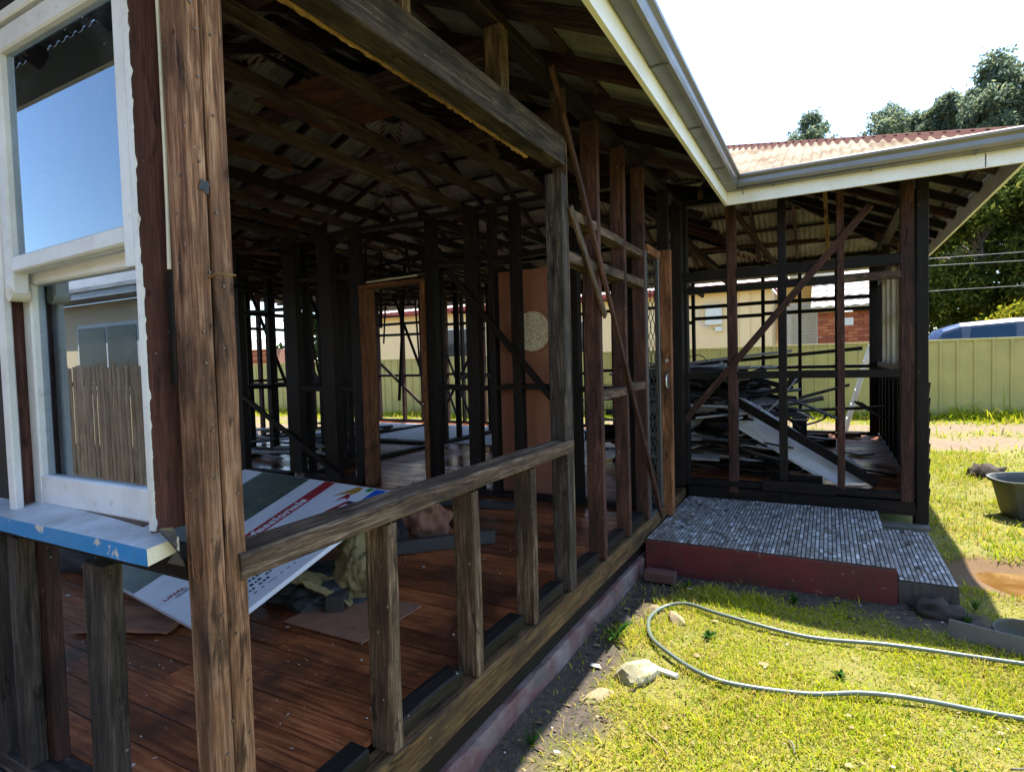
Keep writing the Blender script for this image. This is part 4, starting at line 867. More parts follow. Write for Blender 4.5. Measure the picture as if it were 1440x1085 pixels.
tube('loose_cable', [(EX + 0.16, EYW - 0.006, FB + 0.16), (EX + 0.13, EYW - 0.012, FB + 0.12), (EX + 0.135, EYW - 0.012, FB + 0.07)], 0.003, 'cord_black', eaves, seg=5)

# ------------------------------------------------------------------ tiled porch and step
TILE_COL = [(0.44, 0.44, 0.44), (0.34, 0.34, 0.34), (0.24, 0.235, 0.23), (0.20, 0.175, 0.155), (0.22, 0.19, 0.165), (0.35, 0.33, 0.30), (0.56, 0.56, 0.56), (0.13, 0.115, 0.105), (0.28, 0.24, 0.205), (0.26, 0.25, 0.24), (0.30, 0.29, 0.28)]
def tiles(par, x0, x1, y0, y1, z, nlone, gw=0.0272):
    out = []
    ncol = int((x1 - x0) / gw)
    for c in range(ncol):
        x = x0 + (c + 0.5) * (x1 - x0) / ncol; y = y0 - random.uniform(0, 0.05) + 0.003
        while y < y1:
            L = random.choice((0.0275, 0.0275, 0.0275, 0.055, 0.055, 0.0825))
            a, b = max(y, y0), min(y + L, y1)
            if b - a > 0.012: out.append((a, b, x))
            y += L
    out.sort()
    jv, jf, jc = [], [], []
    hw = (x1 - x0) / ncol / 2 - 0.0024
    for i, (a, b, x) in enumerate(out):
        if random.random() < 0.012: continue
        a2, b2 = a + 0.0022, b - 0.0022; dz = random.uniform(-0.0012, 0.0012); tx, ty = random.uniform(-.0008, .0008), random.uniform(-.0008, .0008)
        col = Vector(random.choice(TILE_COL)) * random.uniform(0.8, 1.15)
        ch = 0.002; vs = []
        for (px, py) in ((x - hw, a2), (x + hw, a2), (x + hw, b2), (x - hw, b2)): vs.append((px, py, z - 0.006))
        for (sx_, sy_) in ((-1, -1), (1, -1), (1, 1), (-1, 1)):
            vs.append((x + sx_ * (hw - ch), (a2 + b2) / 2 + sy_ * ((b2 - a2) / 2 - ch), z + dz + sx_ * tx + sy_ * ty))
        fs = [(0, 1, 5, 4), (1, 2, 6, 5), (2, 3, 7, 6), (3, 0, 4, 7), (4, 5, 6, 7)]
        if i < nlone:
            mesh_obj('tile', vs, fs, 'mosaic', par, col=[(*col, 1)] * 8)
        else:
            o = len(jv); jv += vs; jf += [tuple(k + o for k in f) for f in fs]; jc += [(*col, 1)] * 8
    if jv: tag(mesh_obj('tiling', jv, jf, 'mosaic', par, col=jc), kind='stuff')
def slab(name, par, x0, x1, y0, y1, z0, z1, mat, n=18, j=0.006):
    V, Fc = [], []
    pts = [(x0 + (x1 - x0) * t / n, y0) for t in range(n)] + [(x1, y0 + (y1 - y0) * t / n) for t in range(n)] + [(x1 - (x1 - x0) * t / n, y1) for t in range(n)] + [(x0, y1 - (y1 - y0) * t / n) for t in range(n)]
    m = len(pts)
    for zz, jj in ((z0, j), ((z0 + z1) / 2, j), (z1 - 0.012, j * .6), (z1, j * .6)):
        ins = 0.008 if zz == z1 else 0
        for (x, y) in pts:
            V.append((x + random.uniform(-jj, jj) * .6 + ins * (1 if x < (x0 + x1) / 2 else -1) * (abs(x - x0) < .01 or abs(x - x1) < .01), y + random.uniform(-jj, jj) * .6 + ins * (1 if y < (y0 + y1) / 2 else -1) * (abs(y - y0) < .01 or abs(y - y1) < .01), zz))
    for r_ in range(3):
        for k in range(m): Fc.append((r_ * m + k, r_ * m + (k + 1) % m, (r_ + 1) * m + (k + 1) % m, (r_ + 1) * m + k))
    Fc.append(tuple(range(3 * m, 4 * m)))
    return mesh_obj(name, V, Fc, mat, par)
porch = empty('tiled_porch', (-0.45, 5.1, -1.66), label='raised porch slab with mosaic tile top and dark red painted edge below the security door', cat='porch')
slab('porch_base', porch, PX0 + 0.012, PX1, PY0, PY1, -1.80, PZ - 0.005, 'red_oxide')
box('grout_bed', (PX0 + 0.016, PY0 + 0.005, PZ - 0.02), (PX1 - 0.005, PY1 - 0.008, PZ - 0.0005), 'grout', porch, ch=0.001)
tiles(porch, PX0 + 0.018, PX1 - 0.006, PY0 + 0.006, PY1 - 0.01, PZ + 0.003, 300)
step = empty('tiled_step', (0.56, 5.0, -1.66), label='low narrow mosaic tiled step at the open end of the red edged porch', cat='step')
slab('step_base', step, PX1 + 0.010, 0.715, 4.44, 5.72, -1.75, -1.478, 'grey_concrete')
box('grout_bed', (PX1 + 0.014, 4.444, -1.49), (0.712, 5.712, -1.4745), 'grout', step, ch=0.001)
tiles(step, PX1 + 0.016, 0.711, 4.446, 5.71, -1.471, 210)

# ------------------------------------------------------------------ yard objects
def G(x, y, d=0.0): return float(gz(x, y)) + d
b = box('brick', (-1.20, 4.17, -1.64), (-0.985, 4.275, -1.565), 'old_brick', ch=0.006); tag(b, 'old dark brick lying on bare soil against the red porch edge', 'brick')
hp = [(3.2, 4.15), (2.0, 3.95), (1.4, 3.85), (0.876, 3.797), (0.311, 3.728), (-0.122, 3.653), (-0.582, 3.695), (-0.818, 3.794), (-0.954, 3.731), (-0.988, 3.529), (-0.909, 3.266), (-0.782, 3.1), (-0.6, 2.972), (-0.426, 2.954), (-0.104, 3.034), (0.143, 3.132), (0.379, 3.189), (0.753, 3.256), (1.6, 3.35), (3.0, 3.6)]
h = tube('garden_hose', [(x, y, G(x, y, 0.028 + 0.006 * math.sin(7 * x))) for x, y in hp], 0.0115, 'hose_rubber', seg=10, smooth_n=10); tag(h, 'long green grey hose looped back on itself across the sunlit lawn', 'hose')
def rock(x, y, sz, mat, seed, label, rotz=0.0, r=0.38):
    tag(lump('rock', (x, y, G(x, y, 0.0)), sz, mat, rough=r, freq=1.1, flat=False, sub=3, seed=seed, rotz=rotz), label, 'rock', 'rocks in the lawn by the hose loop')
rock(-0.865, 2.865, (0.085, 0.15, 0.075), 'stone_pale', 3, 'large pale rounded rock, brightest one, beside the bend of the hose', -0.4)
rock(-0.985, 2.62, (0.06, 0.10, 0.035), 'stone_tan', 5, 'low mossy tan rock half sunk in grass, nearest the house wall', -0.5)
rock(-0.83, 3.60, (0.055, 0.085, 0.05), 'stone_tan', 8, 'tan rock lying inside the tight bend of the hose', 0.5)
rock(-1.00, 3.72, (0.07, 0.05, 0.04), 'stone_tan', 12, 'small brown rock just outside the hose bend, close to the porch', 0.2)
rock(-1.12, 3.46, (0.075, 0.05, 0.05), 'grey_concrete', 15, 'grey rock in the shade at the foot of the painted plinth', 0.7)
p = timber('paving_offcut', (-0.80, 2.93, G(-0.8, 2.93, 0.014)), (-0.675, 2.90, G(-.675, 2.9, 0.016)), 0.03, 0.018, 'fibro_white', side=(0, 1, 0)); tag(p, 'small white slab chip on grass beside the pale rock', 'offcut')
pl = timber('grey_plank', (0.60, 4.05, G(.6, 4.05, 0.035)), (1.65, 3.74, G(1.65, 3.74, 0.035)), 0.105, 0.030, 'grey_plank', side=(0.0, 0.25, 1), n=8, jit=0.004); tag(pl, 'weathered grey plank standing on edge in the grass past the porch step', 'plank')
bl = bmesh.new(); bmesh.ops.create_uvsphere(bl, u_segments=24, v_segments=12, radius=1)
for v in list(bl.verts):
    if v.co.z > 0.35: bl.verts.remove(v)
for v in bl.verts: v.co = Vector((v.co.x * 0.17, v.co.y * 0.115, v.co.z * 0.10))
me = bpy.data.meshes.new('scoop'); bl.to_mesh(me); bl.free(); me.materials.append(MAT['grey_plank']); me.polygons.foreach_set('use_smooth', [True] * len(me.polygons))
o = place(bpy.data.objects.new('scoop', me), None, Matrix.Translation((0.97, 4.08, G(.97, 4.08, 0.062))) @ Matrix.Rotation(-0.35, 4, 'Z') @ Matrix.Rotation(0.25, 4, 'X')); sm = o.modifiers.new('wall', 'SOLIDIFY'); sm.thickness = 0.006
tag(o, 'open grey scoop with a dark hollow lying behind the weathered plank', 'scoop')
# tub
tub = empty('planter_tub', (1.78, 7.15, G(1.78, 7.15)), label='black plastic tub with rounded corners standing on the sunlit lawn', cat='tub')
V, Fc = [], []; tn = 28
def rr(a, w, d, e=4.0):
    c_, s_ = math.cos(a), math.sin(a); r = (abs(c_) ** e + abs(s_) ** e) ** (-1 / e); return (w * c_ * r, d * s_ * r)
lv = [(0.0, 0.29, 0.19), (0.02, 0.30, 0.20), (0.34, 0.365, 0.25), (0.345, 0.395, 0.275), (0.375, 0.40, 0.28), (0.375, 0.375, 0.255), (0.34, 0.355, 0.24), (0.06, 0.29, 0.19)]
for (z, w, d) in lv:
    for k in range(tn):
        x, y = rr(2 * math.pi * k / tn, w, d); V.append((x, y, z + (-0.025 * abs(math.cos(2 * math.pi * k / tn)) ** 2 if z > .3 else 0)))
for i in range(len(lv) - 1):
    for k in range(tn): Fc.append((i * tn + k, i * tn + (k + 1) % tn, (i + 1) * tn + (k + 1) % tn, (i + 1) * tn + k))
Fc.append(tuple(reversed(range(tn))))
mesh_obj('tub_body', V, Fc, 'dark_plastic', tub, Matrix.Translation((1.78, 7.15, G(1.78, 7.15))) @ Matrix.Rotation(0.3, 4, 'Z'))
lump('soil_fill', (1.78, 7.15, G(1.78, 7.15) + 0.08), (0.27, 0.18, 0.10), 'soil', tub, seed=4, rotz=0.3)
for (x, y, sz, sd_, lab) in ((1.70, 9.0, (0.19, 0.15, 0.12), 21, 'dark clod of dug soil lying on grass beyond the black tub'),):
    tag(lump('soil_clod', (x, y, G(x, y, -.02)), sz, 'soil', rough=0.6, seed=sd_, freq=2.6), lab, 'soil clod')
tag(lump('mulch_heap', (0.60, 4.33, G(.6, 4.33, -.03)), (0.15, 0.11, 0.08), 'soil', rough=0.6, seed=31, freq=3), 'dark clump of rotting mulch in the shade beneath the tiled step', 'soil clod')
def weed(x, y, n, h, label, broad=False, seed=0):
    rd = random.Random(seed); V, Fc, C = [], [], []
    for k in range(n):
        a = rd.uniform(0, 2 * math.pi); L = h * rd.uniform(0.6, 1.2); w = (0.012 if broad else 0.004) * rd.uniform(.7, 1.2); lean = rd.uniform(0.3, 1.1)
        dx, dy = math.cos(a), math.sin(a); b = len(V)
        for t in (0, 0.35, 0.7, 1.0):
            r_ = L * t * lean * (0.6 + .4 * t); z = L * (t - 0.45 * t * t * lean); ww = w * (0.4 + 1.6 * t * (1.1 - t)) if broad else w * (1 - .85 * t)
            V += [(dx * r_ - dy * ww, dy * r_ + dx * ww, z), (dx * r_ + dy * ww, dy * r_ - dx * ww, z)]
        for i in range(3): Fc.append((b + 2 * i, b + 2 * i + 1, b + 2 * i + 3, b + 2 * i + 2))
        g = rd.uniform(.7, 1.2); C += [(0.04 * g, 0.11 * g, 0.02 * g, 1)] * 8
    tag(mesh_obj('weed', V, Fc, 'leaf', None, Matrix.Translation((x, y, G(x, y))), col=C), label, 'weed')
weed(-1.12, 2.15, 26, 0.09, 'spiky green weed growing in dark soil along the plinth, nearest the viewer', False, 1)
weed(-1.10, 3.20, 16, 0.12, 'broad leaved green weed in the shade of the plinth near the hose bend', True, 2)

for i, (x, y, a, L, lab) in enumerate(((-0.70, 2.42, -0.7, 0.16, 'thin pale stick lying in the grass nearest the viewer'), (-0.15, 2.62, -1.3, 0.09, 'short pale stick in the grass inside the open side of the hose loop'), (-1.05, 2.52, 1.2, 0.12, 'tan splinter lying on the bare soil beside the low mossy rock'), (0.62, 2.85, 0.3, 0.14, 'grey twig lying in the open lawn past the hose'))):
    tag(tube('stick', [(x, y, G(x, y, .014)), (x + L * .5 * math.cos(a) + .006, y + L * .5 * math.sin(a), G(x, y, .022)), (x + L * math.cos(a), y + L * math.sin(a), G(x, y, .014))], 0.0045, 'grey_plank' if i % 2 else 'dry_leaf', seg=6, smooth_n=3, radii=[.005, .004, .0025]), lab, 'stick')
wl = ('small rosette weed in the lawn nearest the viewer', 'small rosette weed in the lawn beside the far bend of the hose', 'small rosette weed in the lawn between the two runs of hose', 'small rosette weed in the lawn past the lower run of hose', 'leafy weed in the shaded soil before the red porch edge', 'leafy weed in the shade beside the grey plank', 'grass tuft weed at the corner of the tiled step', 'leafy weed in shade close to the brick')
for i, (x, y, n, h) in enumerate(((-0.52, 2.05, 12, .05), (-0.62, 3.42, 10, .05), (0.05, 3.30, 12, .045), (0.45, 2.7, 12, .05), (-0.2, 4.18, 14, .07), (0.72, 4.25, 22, .10), (0.80, 4.5, 26, .10), (-0.88, 4.15, 10, .06))): weed(x, y, n, h, wl[i], i not in (5, 6), 40 + i)

# ------------------------------------------------------------------ things on the house floor
sA = Vector((-2.34977582, 1.5342518, -1.15)); d1 = Vector((0.15403267, 0.91746766, 0.36677926)).normalized(); d2 = Vector((-0.98469364, 0.17318106, -0.01966586)).normalized(); d3 = d1.cross(d2)
SM = Matrix.Identity(4)
for i in range(3): SM[i][0], SM[i][1], SM[i][2], SM[i][3] = d1[i], d2[i], d3[i], sA[i]
sgn = empty('sign_board', tuple(sA), label='large white printed sign board with red Professionals band and coloured star, tilted over sacking', cat='sign')
SWD, SHT = 1.16, 1.80
def plate(name, x0, x1, y0, y1, z0, z1, mat, par, M):
    V = [(x0, y0, z0), (x1, y0, z0), (x1, y1, z0), (x0, y1, z0), (x0, y0, z1), (x1, y0, z1), (x1, y1, z1), (x0, y1, z1)]
    return mesh_obj(name, V, [(3, 2, 1, 0), (4, 5, 6, 7), (0, 1, 5, 4), (1, 2, 6, 5), (2, 3, 7, 6), (3, 0, 4, 7)], mat, par, M)
plate('panel', 0, SWD, 0, SHT, -0.024, 0, 'sign_white', sgn, SM)
plate('red_band', 0.26, SWD - .004, 0.615, 0.725, 0.0005, 0.0015, 'sign_red', sgn, SM)
plate('garden_print', 0.004, SWD - .004, 0.905, 1.52, 0.0005, 0.0015, 'sign_print', sgn, SM)
def text(body, x, y, size, mat, par, bold=0.0, rot=0.0, z=0.0025, M=SM, name='lettering'):
    c = bpy.data.curves.new(name, 'FONT'); c.body = body; c.size = size; c.extrude = 0.0006; c.offset = bold; c.resolution_u = 4
    tmp = bpy.data.objects.new('tmp', c); COL.objects.link(tmp); me = bpy.data.meshes.new_from_object(tmp.evaluated_get(bpy.context.evaluated_depsgraph_get())); me.name = name
    bpy.data.objects.remove(tmp); me.materials.clear(); me.materials.append(MAT[mat])
    return place(bpy.data.objects.new(name, me), par, M @ Matrix.Translation((x, y, z)) @ Matrix.Rotation(rot, 4, 'Z'))
text('Professionals', 0.44, 0.636, 0.098, 'sign_white', sgn, 0.0022)
text('UNAL', 0.040, 0.585, 0.042, 'sign_red', sgn, 0.0008)
plate('rule_line', 0.085, 0.26, 0.562, 0.567, 0.0005, 0.0015, 'sign_dark', sgn, SM); plate('rule_line', 0.085, 0.26, 0.546, 0.551, 0.0005, 0.0015, 'sign_dark', sgn, SM)
rp = random.Random(3)
for (xa, xb, yy, hh_) in ((0.10, 0.40, 0.255, 0.020), (0.10, 0.42, 0.205, 0.026), (0.10, 0.40, 0.160, 0.026), (0.10, 0.36, 0.118, 0.024), (0.10, 0.50, 0.078, 0.012)):    # worn contact lines, too small to read
    pvv, pff = [], []; x = xa
    while x < xb:
        w = rp.uniform(.010, .022); b_ = len(pvv); dy = rp.uniform(-.002, .002)
        pvv += [(x, yy + dy, .0015), (x + w, yy + dy, .0015), (x + w * .9, yy + dy + hh_ * rp.uniform(.6, 1), .0015), (x + w * .15, yy + dy + hh_ * rp.uniform(.6, 1), .0015)]; pff.append((b_, b_ + 1, b_ + 2, b_ + 3))
        x += w + (rp.uniform(.004, .007) if rp.random() < .75 else .022)
    mesh_obj('print_line', pvv, pff, 'sign_dark', sgn, SM)
def poly(name, pts, mat, z=0.0016):
    n = len(pts); mesh_obj(name, [(x, y, 0.0005) for x, y in pts] + [(x, y, z) for x, y in pts], [tuple(range(n, 2 * n))] + [(k, (k + 1) % n, n + (k + 1) % n, n + k) for k in range(n)], mat, sgn, SM)
poly('star_red', [(0.98, 0.40), (1.075, 0.375), (1.06, 0.335), (1.02, 0.32), (1.03, 0.36)][::-1], 'sign_red')
poly('star_gold', [(1.03, 0.475), (1.15, 0.37), (1.145, 0.31), (1.10, 0.31), (1.06, 0.345), (1.085, 0.365)][::-1], 'sign_gold')
poly('star_green', [(1.12, 0.275), (1.152, 0.262), (1.152, 0.205), (1.118, 0.228)][::-1], 'sign_green')
poly('star_blue', [(1.035, 0.20), (1.12, 0.20), (1.15, 0.195), (1.15, 0.10), (1.115, 0.115), (1.085, 0.16), (1.03, 0.155)][::-1], 'sign_blue')
poly('star_dark', [(0.94, 0.245), (1.01, 0.29), (1.01, 0.17), (0.99, 0.20)][::-1], 'sign_dark')
poly('name_strip', [(0.885, 0.365), (1.01, 0.30), (1.00, 0.275), (0.878, 0.335)][::-1], 'sign_red')
# bundle of rags under the sign
def drape(name, M, w, d, fn, mat, nx=46, ny=34, thick=0.008):
    V = [(w * (i / nx - .5), d * (j / ny - .5), fn(i / nx, j / ny)) for j in range(ny + 1) for i in range(nx + 1)]
    Fc = [(j * (nx + 1) + i, j * (nx + 1) + i + 1, (j + 1) * (nx + 1) + i + 1, (j + 1) * (nx + 1) + i) for j in range(ny) for i in range(nx)]
    o = mesh_obj(name, V, Fc, mat, None, M, smooth=True); m_ = o.modifiers.new('cloth', 'SOLIDIFY'); m_.thickness = thick; m_.offset = -1; return o
bun = lump('rag_bundle', (-2.46, 2.30, FZ - 0.01), (0.30, 0.24, 0.12), 'bundle_cloth', sub=6, rough=0.28, seed=42, rotz=0.45, freq=1.9)
tag(bun, 'dark blue grey bundle of cloth slumped on the floor beneath the tilted sign', 'bundle')
tube_o = tube('cloth_roll', [(-2.42, 2.08, FZ + 0.055), (-2.56, 2.26, FZ + 0.06), (-2.75, 2.45, FZ + 0.06)], 0.05, 'bundle_cloth', bun, seg=14, smooth_n=5)
kh = lump('khaki_sack', (-2.30, 2.42, FZ + 0.03), (0.17, 0.25, 0.20), 'khaki_cloth', sub=6, rough=0.30, seed=77, rotz=0.5, freq=1.3); tag(kh, 'crumpled khaki sacking heaped over the dark bundle beneath the sign edge', 'sack')
fl2 = drape('sack_flap', Matrix.Translation((-2.33, 2.16, FZ + .11)) @ Matrix.Rotation(0.6, 4, 'Z') @ Matrix.Rotation(0.5, 4, 'Y'), 0.34, 0.20, lambda u, v: 0.03 * math.sin(60 * v) * .25 + 0.03 * noise.fractal(Vector((u * 4, v * 4, 2)), 1, 2, 3), 'khaki_cloth', 26, 40, .006); fl2.parent = kh; fl2.matrix_basis = kh.matrix_basis.inverted() @ fl2.matrix_basis
def offcut(a, b, w, d, label, mat='charcoal_board', grp=None, name='timber_offcut', cat='timber'):
    tag(timber(name, a, b, w, d, mat, side=(0, 0, 1), n=3, jit=0.003), label, cat, grp)
offcut((-2.20, 2.10, FZ + 0.048), (-2.52, 2.62, FZ + 0.05), 0.09, 0.09, 'square black timber offcut on the floor, its cut end towards the second low stud')
offcut((-2.62, 2.86, FZ + 0.05), (-2.05, 3.45, FZ + 0.05), 0.09, 0.05, 'long black timber lying flat on the floor past the khaki sacking')
offcut((-2.50, 3.02, FZ + 0.09), (-2.86, 3.30, FZ + 0.26), 0.09, 0.06, 'short black timber leaning up against the reddish lump')
offcut((-3.9, 4.0, FZ + 0.03), (-2.2, 4.35, FZ + 0.03), 0.05, 0.09, 'long burnt board lying on the floor before the round glass door')
offcut((-3.4, 3.7, FZ + 0.03), (-2.5, 3.9, FZ + 0.03), 0.05, 0.10, 'brown board lying flat behind the reddish lump', 'red_wood')
tag(lump('fibre_lump', (-2.70, 3.42, FZ - 0.01), (0.24, 0.17, 0.26), 'terracotta', sub=5, rough=0.30, seed=51, freq=2.2), 'upright reddish brown fibrous lump on the floor behind the black offcuts', 'lump')
lab_p = box('floor_patch', (-2.36, 1.92, FZ + 0.004), (-1.85, 2.36, FZ + 0.012), 'terracotta', ch=0.001); tag(lab_p, 'thin reddish sheet lying flat on the boards near the second low stud', 'sheet')
tag(lump('rag', (-4.3, 2.0, FZ - .01), (0.25, 0.2, 0.14), 'rubber', seed=61, rough=.4), 'black heap on the floor seen below the blue window sill', 'rag')
tag(drape('floor_rag', Matrix.Translation((-3.05, 1.62, FZ + 0.005)) @ Matrix.Rotation(.4, 4, 'Z'), 0.5, 0.3, lambda u, v: 0.012 + 0.02 * noise.fractal(Vector((u * 4, v * 4, 8)), 1, 2, 3), 'terracotta', 20, 14, .004), 'crumpled brown sheet on the floor below the low end of the sign', 'rag')

# paint flakes and splinters on the floor, on the sill rail and on the grass
def flakes(name, fn, n, size, mat, lab=None):
    V, Fc = [], []
    for k in range(n):
        x, y, z = fn(); s_ = size * random.lognormvariate(0, .6); a = random.uniform(0, 6.28); e = random.uniform(.3, 1); b = len(V)
        for j in range(4):
            t = a + j * 1.57 + random.uniform(-.4, .4); V.append((x + s_ * math.cos(t), y + s_ * e * math.sin(t), z + random.uniform(.001, .006)))
        Fc.append((b, b + 1, b + 2, b + 3))
    o = mesh_obj(name, V, Fc, mat); o['kind'] = 'stuff'; o['label'] = lab; return o
flakes('paint_flakes', lambda: (random.uniform(-4.6, -1.42), random.uniform(0.95, 4.4), FZ + 0.002), 700, 0.0045, 'paint_flake', 'white paint flakes scattered over the red floorboards')
def gpt():
    x, y = random.uniform(-1.2, 1.8), random.uniform(1.3, 4.6); return (x, y, G(x, y, 0.012))
flakes('litter_chips', gpt, 90, 0.006, 'paint_flake', 'pale chips and flakes of rubbish scattered on the lawn')
flakes('dry_leaves', gpt, 1500, 0.0055, 'dry_leaf', 'dry leaf scraps lying through the lawn')
def gd():
    x, y = random.choice(((random.uniform(-1.24, -0.85), random.uniform(1.5, 4.3)), (random.uniform(-1.2, .9), random.uniform(3.8, 4.4)))); return (x, y, G(x, y, 0.004))
flakes('leaf_litter', gd, 1100, 0.006, 'grey_wood', 'dead leaf scraps on the dark soil beside the house')

# ------------------------------------------------------------------ heap of stripped boards in the wing
rs = random.Random(5)
HLS = {'charcoal_board': 'black charred board lying in the tangled heap behind the wing studs', 'burnt_wood': 'brown black scorched board lying in the tangled heap behind the wing studs', 'board_grey': 'pale grey weathered board lying in the tangled heap behind the wing studs'}
def heap_board(x, y, z, L, yaw, pit, w, t, mat, lab='', grp='boards in the heap in the wing', roll=0.0):
    dx = Vector((math.cos(yaw) * math.cos(pit), math.sin(yaw) * math.cos(pit), math.sin(pit))); c = Vector((x, y, z))
    side = Vector((-math.sin(yaw), math.cos(yaw), roll))
    o = timber('board', c - dx * L / 2, c + dx * L / 2, w, t, mat, None, side=side, n=4, jit=0.008, ch=0.002); tag(o, lab or HLS[mat], 'board', grp)
core = lump('ash_mound', (-1.55, 7.2, FZ - 0.01), (0.62, 0.55, 0.50), 'charcoal_board', sub=4, rough=0.35, seed=91, freq=2.2); tag(core, 'dark ashy mound at the core of the board heap', kind='stuff')
for k in range(230):
    lvl = k / 230; z = FZ + 0.015 + 1.13 * lvl ** 1.05
    spread = 1 - 0.40 * lvl
    x = -1.42 + rs.uniform(-.5, .85) * spread - 0.22 * lvl; y = 6.80 + rs.uniform(-.45, 1.2) * spread
    L = rs.choice((rs.uniform(0.35, 0.9), rs.uniform(0.9, 2.2))) * (1 - .2 * lvl); mt = rs.choice(['charcoal_board', 'charcoal_board', 'burnt_wood', 'board_grey', 'burnt_wood', 'board_grey' if lvl > .3 else 'charcoal_board'])
    if y - L * .3 < 6.2: y = 6.25 + L * .3
    heap_board(x, y, z, L, rs.gauss(0.0, 0.38) + (math.pi if rs.random() < .3 else 0), rs.gauss(0.0, 0.09 + .14 * (rs.random() < .2)), rs.uniform(.07, .16), rs.uniform(.012, .026), mt, roll=rs.gauss(-.12, .28))
for k in range(60):
    a = rs.uniform(0, 1); heap_board(-1.15 + rs.gauss(0, .42), 6.75 + rs.uniform(-.3, .9), FZ + .1 + rs.uniform(.15, 1.0) * (1 - .3 * a), rs.uniform(.25, .8), rs.uniform(-1.2, 1.2), rs.gauss(0, .45), rs.uniform(.03, .09), rs.uniform(.01, .02), rs.choice(['charcoal_board', 'board_grey', 'burnt_wood']), roll=rs.gauss(0, .6))
heap_board(-0.75, 7.6, -0.03, 2.2, 0.05, 0.075, 0.05, 0.04, 'burnt_wood', 'long thin black batten sticking out from the top of the heap', None)
heap_board(-1.0, 7.3, -0.02, 1.3, 0.1, 0.10, 0.10, 0.03, 'board_grey', 'grey edged board on top of the heap under the long black batten', None)
heap_board(-0.6, 7.5, -0.32, 0.5, 0.2, -0.3, 0.10, 0.06, 'burnt_wood', 'stubby black block tilting off the end of the heap', None)
def sheet(name, pts, th, mat, label, cat='sheet'):
    a, b, c_ = Vector(pts[0]), Vector(pts[1]), Vector(pts[2]); n = (b - a).cross(c_ - a).normalized()
    m = len(pts); V = [Vector(p) for p in pts] + [Vector(p) - n * th for p in pts]; o0 = V[0].copy(); V = [v - o0 for v in V]
    tag(mesh_obj(name, V, [tuple(range(m)), tuple(reversed(range(m, 2 * m)))] + [(m + k, m + (k + 1) % m, (k + 1) % m, k) for k in range(m)], mat, None, Matrix.Translation(o0)), label, cat)
sheet('fibro_sheet', [(-1.19, 6.75, -0.42), (-0.84, 6.6, -0.78), (-0.10, 6.35, -1.19), (0.06, 6.30, -1.235), (0.34, 6.42, -1.232), (0.05, 6.62, -1.02), (-0.55, 6.80, -0.62), (-0.90, 6.88, -0.40)], 0.008, 'fibro_white', 'long white fibre sheet sloping off the heap down to the floor under the black plank')
sheet('fibro_sheet', [(-0.93, 7.32, -0.56), (-0.44, 7.25, -0.80), (-0.60, 7.6, -0.36), (-0.64, 7.66, -0.24), (-0.87, 7.7, -0.24)], 0.008, 'fibro_white', 'smaller white fibre sheet standing up behind the long sloping one')
sheet('fibro_sheet', [(-1.9, 6.62, -0.62), (-1.3, 6.55, -0.80), (-1.1, 6.75, -0.55), (-1.25, 7.0, -0.30), (-1.75, 6.95, -0.28)], 0.008, 'board_grey', 'grey bent sheet on the heap close to the security door jamb')
sheet('fibro_sheet', [(-0.25, 6.9, FZ + .02), (0.28, 6.85, FZ + .02), (0.33, 7.2, FZ + .02), (0.17, 8.0, FZ + .05), (-0.02, 8.0, FZ + .06)], 0.008, 'fibro_white', 'white broken sheet lying flat on the wing floor behind the last red stud')
offcut((-1.22, 6.52, -0.245), (0.40, 6.30, -1.215), 0.085, 0.035, 'long black plank sliding down over the white sheet to the floor', 'burnt_wood')
offcut((-0.5, 6.25, FZ + 0.05), (-0.05, 6.22, FZ + 0.05), 0.07, 0.09, 'short black timber lying along the inside of the wing front wall', 'burnt_wood')
offcut((0.32, 7.1, FZ + 0.02), (0.58, 6.9, FZ + 0.02), 0.02, 0.03, 'thin black stick on the wing floor beyond the white sheet', 'burnt_wood')
offcut((0.22, 8.3, FZ + .03), (0.42, 8.1, FZ + .03), 0.02, 0.22, 'small black board lying flat near the far side of the wing floor')
offcut((-0.35, 9.7, FZ + .04), (0.0, 9.75, FZ + .04), 0.06, 0.12, 'short tan timber block lying by the rear wall of the wing', 'grey_wood')
offcut((0.1, 9.9, FZ + .04), (0.42, 9.85, FZ + .05), 0.07, 0.12, 'second tan timber block by the rear wall, nearer the old sash window', 'grey_wood')
offcut((-0.3, 9.2, FZ + .05), (0.05, 8.9, FZ + .05), 0.10, 0.14, 'dark charred block on the wing floor beyond the flat white sheet', 'burnt_wood')
offcut((-0.9, 9.2, -0.83), (0.72, 9.25, -0.735), 0.035, 0.11, 'reddish plank held level between the heap and the wing side wall', 'red_wood')
tag(box('drum', (-0.44, 9.0, FZ + 0.003), (-0.26, 9.2, -0.86), 'rubber', ch=0.03), 'dark squat stand under the level reddish plank', 'stand')
t_ = tube('cable', [(-1.0, 7.5, -0.52), (-0.7, 7.6, -0.62), (-0.35, 7.7, -0.66), (-0.05, 8.0, -0.70), (-0.08, 8.3, -0.84), (-0.5, 8.4, -0.98), (-0.9, 8.2, -1.05)], 0.012, 'cord_black', seg=6); tag(t_, 'black cable looping out of the heap past the white sheets', 'cable')
t_ = tube('cable', [(-1.45, 7.2, -0.2), (-1.48, 7.2, -0.02), (-1.38, 7.2, 0.03), (-1.28, 7.2, -0.02), (-1.2, 7.2, -0.2)], 0.006, 'cord_black', seg=6); tag(t_, 'thin black wire loop standing up from the top of the heap', 'cable')
